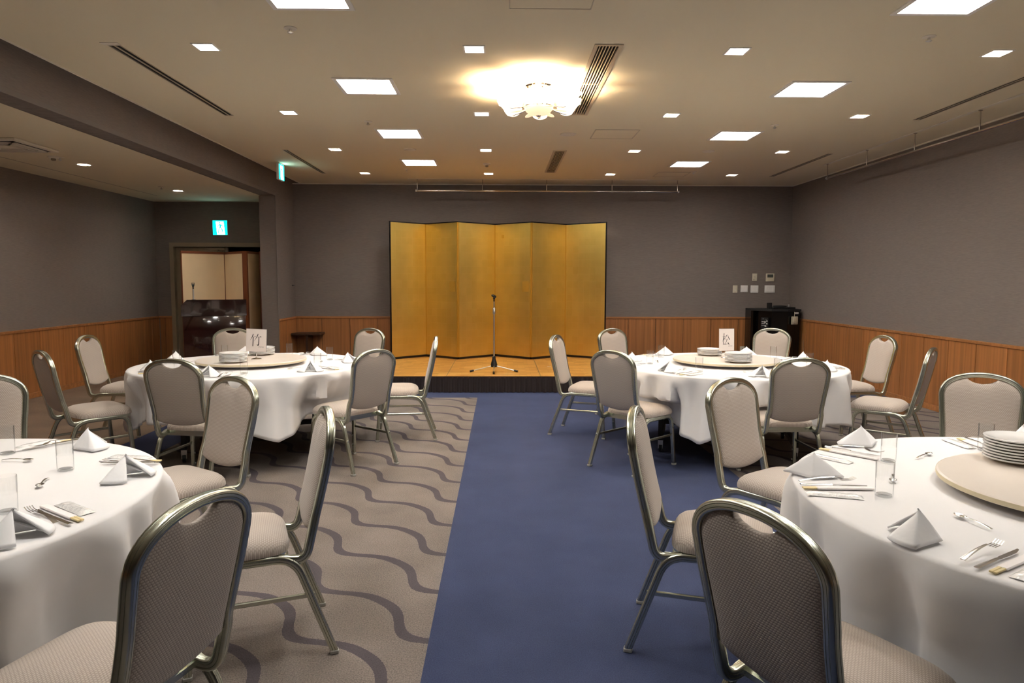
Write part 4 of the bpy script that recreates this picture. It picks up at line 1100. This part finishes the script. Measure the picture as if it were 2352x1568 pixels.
def build_glass():
    t = thing('drinking_glass', '', 'glass')
    MB().lathe([(.0255, .0), (.0268, .003), (.0272, .02), (.0285, .112), (.0280, .1145), (.0270, .112), (.0262, .060)], 36, cap0=False, cap1=False).build('tumbler', 'glass', t, 40)
    MB().lathe([(.0235, .0012), (.0240, .004), (.0225, .0095), (.002, .0095)], 30).build('thick_base', 'glass', t, 40)
    return t
def handle(mb, y0, y1, w0, w1, z0, zm, z1, th=.0022):
    pts = []
    for k in range(9):
        s = k / 8; y = y0 + (y1 - y0) * s; w = w0 + (w1 - w0) * s; z = z0 * (1 - s) ** 2 + 2 * zm * s * (1 - s) + z1 * s * s; pts.append((y, w, z))
    o = len(mb.v)
    for y, w, z in pts: mb.v += [(-w, y, z + th * .3), (0, y, z + th), (w, y, z + th * .3), (w * .8, y, z - th * .3), (-w * .8, y, z - th * .3)]
    for k in range(8):
        for i in range(5): j = (i + 1) % 5; mb.f.append((o + k * 5 + i, o + k * 5 + j, o + k * 5 + 5 + j, o + k * 5 + 5 + i))
    mb.f.append((o, o + 1, o + 2, o + 3, o + 4)); e = o + 40; mb.f.append((e, e + 1, e + 2, e + 3, e + 4))
def build_fork():     # handle end at y=-.1, tip at +.1
    t = thing('fork', '', 'fork'); mb = MB(); handle(mb, -.10, .025, .0075, .0035, .003, .016, .016); mb.build('handle', 'silver', t, 50)
    mb = MB()
    def head(u0, u1, y0, y1, z0, z1): 
        o = len(mb.v); mb.v.extend([(u0, y0, z0), (u1, y0, z0), (u1, y1, z1), (u0, y1, z1), (u0, y0, z0 - .0018), (u1, y0, z0 - .0018), (u1, y1, z1 - .0018), (u0, y1, z1 - .0018)]); mb.f.extend([(o, o + 1, o + 2, o + 3), (o + 7, o + 6, o + 5, o + 4), (o, o + 4, o + 5, o + 1), (o + 1, o + 5, o + 6, o + 2), (o + 2, o + 6, o + 7, o + 3), (o + 3, o + 7, o + 4, o)])
    head(-.005, .005, .022, .032, .016, .012); head(-.0115, .0115, .032, .048, .012, .0065)
    for k in range(4):
        u = -.0115 + k * .00663; head(u, u + .0031, .048, .08, .0065, .006); head(u + .0003, u + .0028, .08, .10, .006, .013)
    mb.build('tines', 'silver', t); return t
def build_knife():
    t = thing('knife', '', 'knife'); mb = MB(); handle(mb, -.11, -.005, .0075, .0058, .005, .0055, .006, .004); mb.build('handle', 'silver', t, 50)
    pts = [(-.005, -.006), (.006, -.005), (.008, .04), (.007, .08), (.0, .108), (-.006, .112), (-.006, .02)]
    mb = MB(); n = len(pts); mb.v = [(x, y, .0062) for x, y in pts] + [(x, y, .0045) for x, y in pts]; mb.f = [tuple(range(n)), tuple(range(2 * n - 1, n - 1, -1))] + [(i, (i + 1) % n, n + (i + 1) % n, n + i) for i in range(n)]
    mb.build('blade', 'silver', t); return t
def build_spoon():
    t = thing('teaspoon', '', 'spoon'); mb = MB(); handle(mb, -.065, .022, .0052, .0022, .003, .013, .008, .0018); mb.build('handle', 'silver', t, 50)
    mb = MB(); n = 20; rings = (1, .75, .45, .15)
    for q, k in enumerate(rings):
        for i in range(n):
            a = 2 * PI * i / n; mb.v.append((.0125 * k * math.cos(a) * (1 - .18 * math.sin(a)), .042 + .021 * k * math.sin(a), .0085 - .0075 * (1 - k * k)))
    for q in range(3):
        for i in range(n): j = (i + 1) % n; mb.f.append((q * n + i, q * n + j, (q + 1) * n + j, (q + 1) * n + i))
    mb.f.append(tuple(3 * n + i for i in range(n)))
    o = mb.build('bowl', 'silver', t, 60); md = o.modifiers.new('thickness', 'SOLIDIFY'); md.thickness = .0012; md.offset = -1; return t
def build_chop():
    t = thing('chopsticks', '', 'chopsticks')
    MB().bev(-.0125, .0125, -.07, .12, .001, .0075, .002, 1).build('paper_sleeve', 'paper', t)
    for s in (-1, 1): MB().bev(s * .0048 - .0045, s * .0048 + .0045, -.115, -.06, .0018, .0068, .0012, 1).build('stick_end', 'bamboo', t)
    return t
def build_towel():
    t = thing('wrapped_towel', '', 'wet towel'); mb = MB(); nx, ny = 6, 18; g = {}
    rnd = random.Random(3)
    for side_ in (0, 1):
        for i in range(nx + 1):
            for j in range(ny + 1):
                u = -1 + 2 * i / nx; v = -1 + 2 * j / ny; hh = .0085 * (1 - abs(u) ** 3) * (1 - max(0, (abs(v) - .7) / .3) ** 1.5) + rnd.uniform(0, .0012)
                g[(side_, i, j)] = len(mb.v); mb.v.append((u * .023, v * .085, .0012 + (hh if side_ else 0)))
        for i in range(nx):
            for j in range(ny): mb.f.append((g[(side_, i, j)], g[(side_, i + 1, j)], g[(side_, i + 1, j + 1)], g[(side_, i, j + 1)]))
    mb.build('film_pack', 'film', t, 40); return t
BUILD = {'napkin': build_napkin, 'glass': build_glass, 'fork': build_fork, 'knife': build_knife, 'spoon': build_spoon, 'chop': build_chop, 'towel': build_towel}
DESC = {'napkin': 'white folded napkin', 'glass': 'clear straight drinking glass', 'fork': 'silver dinner fork', 'knife': 'silver dinner knife', 'spoon': 'silver teaspoon', 'chop': 'chopsticks in paper sleeve', 'towel': 'film-wrapped white wet towel'}
GRP = {'napkin': 'folded napkins', 'glass': 'drinking glasses', 'fork': 'forks', 'knife': 'knives', 'spoon': 'teaspoons', 'chop': 'chopsticks in sleeves', 'towel': 'wrapped wet towels'}
def put(kind, x, y, rz, where, dz=0):
    return make_or_dup(ST, kind, BUILD[kind], (x, y, ZT0 + .0015 + dz), rz, f'{DESC[kind]} {where}', GRP[kind])
def put2(kind, a, b, where, dz=0):
    """lay a long item from handle end a to tip b"""
    dx, dy = b[0] - a[0], b[1] - a[1]
    return put(kind, (a[0] + b[0]) / 2, (a[1] + b[1]) / 2, math.atan2(dy, dx) - PI / 2, where, dz)
def setting(key, phi, where, skip=(), jr=0):
    cx_, cy_, R = TB[key]; R -= .01
    a = math.radians(phi); er = Vector((math.cos(a), math.sin(a))); et = Vector((-er.y, er.x)); C = Vector((cx_, cy_))
    rnd = random.Random(int(phi * 13) + ord(key[1]))
    def at(r, t): return C + er * r + et * t
    if 'napkin' not in skip:
        p = at(R - .15, -.02); put('napkin', p.x, p.y, a + PI / 2 + rnd.uniform(-.7, .3), where)
    for kind, t0, t1, r0, r1, dz in (('fork', .10, .085, R - .05, R - .24, .008), ('knife', .125, .115, R - .05, R - .26, 0), ('chop', .155, .15, R - .04, R - .27, 0), ('towel', .21, .21, R - .07, R - .24, 0)):
        if kind in skip: continue
        j = rnd.uniform(-.008, .008); p, q = at(r0, t0 + j), at(r1, t1 + j * 2); put2(kind, p, q, where, dz)
    if 'glass' not in skip: p = at(R - .31, .17 + rnd.uniform(-.02, .02)); put('glass', p.x, p.y, 0, where)
    if 'spoon' not in skip: p = at(R - .375, .0 + rnd.uniform(-.02, .02)); put('spoon', p.x, p.y, a - PI / 2 + PI / 2 + rnd.uniform(-.3, .3) + PI, where)
for phi, w in ((-92, 'at the front place'), (-37, 'at the front right place'), (12, 'at the right place'), (64, 'at the back right place'), (116, 'at the back left place'), (165, 'at the left place'), (-143, 'at the front left place')):
    setting('FL', phi, w + ' of the far left table')
for phi, w in ((-139, 'at the front left place'), (168, 'at the left place'), (118, 'at the back left place'), (60, 'at the back right place'), (18, 'at the right place'), (-32, 'at the front right place'), (-88, 'at the front place')):
    setting('FR', phi, w + ' of the far right table')
# near tables: positions read from the photograph
def near(key, where, items):
    for it in items:
        if len(it) == 4: put(it[0], it[1] * 1.0297, it[2] * 1.0297, it[3], where)
        else: put2(it[0], (it[1] * 1.0297, it[2] * 1.0297), (it[3] * 1.0297, it[4] * 1.0297), where, it[5] if len(it) > 5 else 0)
near('NR', 'at the left place of the near right table', [('napkin', 1.10, 2.385, math.radians(155)), ('fork', 1.01, 2.275, 1.19, 2.285, .009), ('knife', 1.0, 2.262, 1.215, 2.235), ('chop', .985, 2.225, 1.225, 2.215), ('towel', .985, 2.172, 1.14, 2.125), ('glass', 1.217, 2.142, 0), ('spoon', 1.355, 2.335, math.radians(150))])
near('NR', 'at the back left place of the near right table', [('napkin', 1.50, 2.84, math.radians(200)), ('fork', 1.36, 2.775, 1.49, 2.65, .009), ('knife', 1.335, 2.795, 1.47, 2.63), ('chop', 1.295, 2.765, 1.44, 2.59), ('towel', 1.215, 2.675, 1.315, 2.54), ('glass', 1.467, 2.565, 0), ('spoon', 1.65, 2.64, math.radians(-55))])
near('NR', 'at the front left place of the near right table', [('napkin', 1.10, 1.78, math.radians(-120)), ('fork', 1.105, 1.605, 1.29, 1.72, .009), ('knife', 1.125, 1.578, 1.315, 1.69), ('chop', 1.145, 1.553, 1.345, 1.67), ('towel', 1.185, 1.52, 1.325, 1.605), ('spoon', 1.335, 1.90, math.radians(12)), ('glass', 1.51, 1.56, 0)])
near('NR', 'at the back place of the near right table', [('napkin', 2.21, 2.86, math.radians(15)), ('fork', 2.045, 2.93, 2.04, 2.75, .009), ('knife', 2.02, 2.94, 2.015, 2.74), ('chop', 1.985, 2.94, 1.98, 2.72), ('towel', 1.925, 2.93, 1.925, 2.77), ('glass', 1.957, 2.735, 0)])
near('NL', 'at the right place of the near left table', [('napkin', -1.285, 2.37, math.radians(62)), ('fork', -1.275, 2.535, -1.46, 2.545, .009), ('knife', -1.265, 2.555, -1.475, 2.555), ('chop', -1.268, 2.582, -1.50, 2.588), ('towel', -1.345, 2.625, -1.49, 2.652), ('glass', -1.552, 2.462, 0), ('spoon', -1.527, 2.30, math.radians(200))])
near('NL', 'at the back right place of the near left table', [('napkin', -1.665, 2.805, math.radians(125)), ('fork', -1.775, 2.915, -1.87, 2.76, .009), ('knife', -1.79, 2.93, -1.90, 2.75), ('chop', -1.82, 2.94, -1.93, 2.73), ('towel', -1.875, 2.945, -1.95, 2.80), ('glass', -1.924, 2.70, 0), ('spoon', -1.81, 2.595, math.radians(-95))])
near('NL', 'at the front right place of the near left table', [('napkin', -1.275, 1.80, math.radians(70)), ('fork', -1.195, 1.865, -1.405, 2.025, .009), ('knife', -1.182, 1.892, -1.375, 2.02), ('chop', -1.175, 1.925, -1.37, 2.06), ('towel', -1.195, 1.99, -1.335, 2.09), ('glass', -1.438, 2.005, 0)])
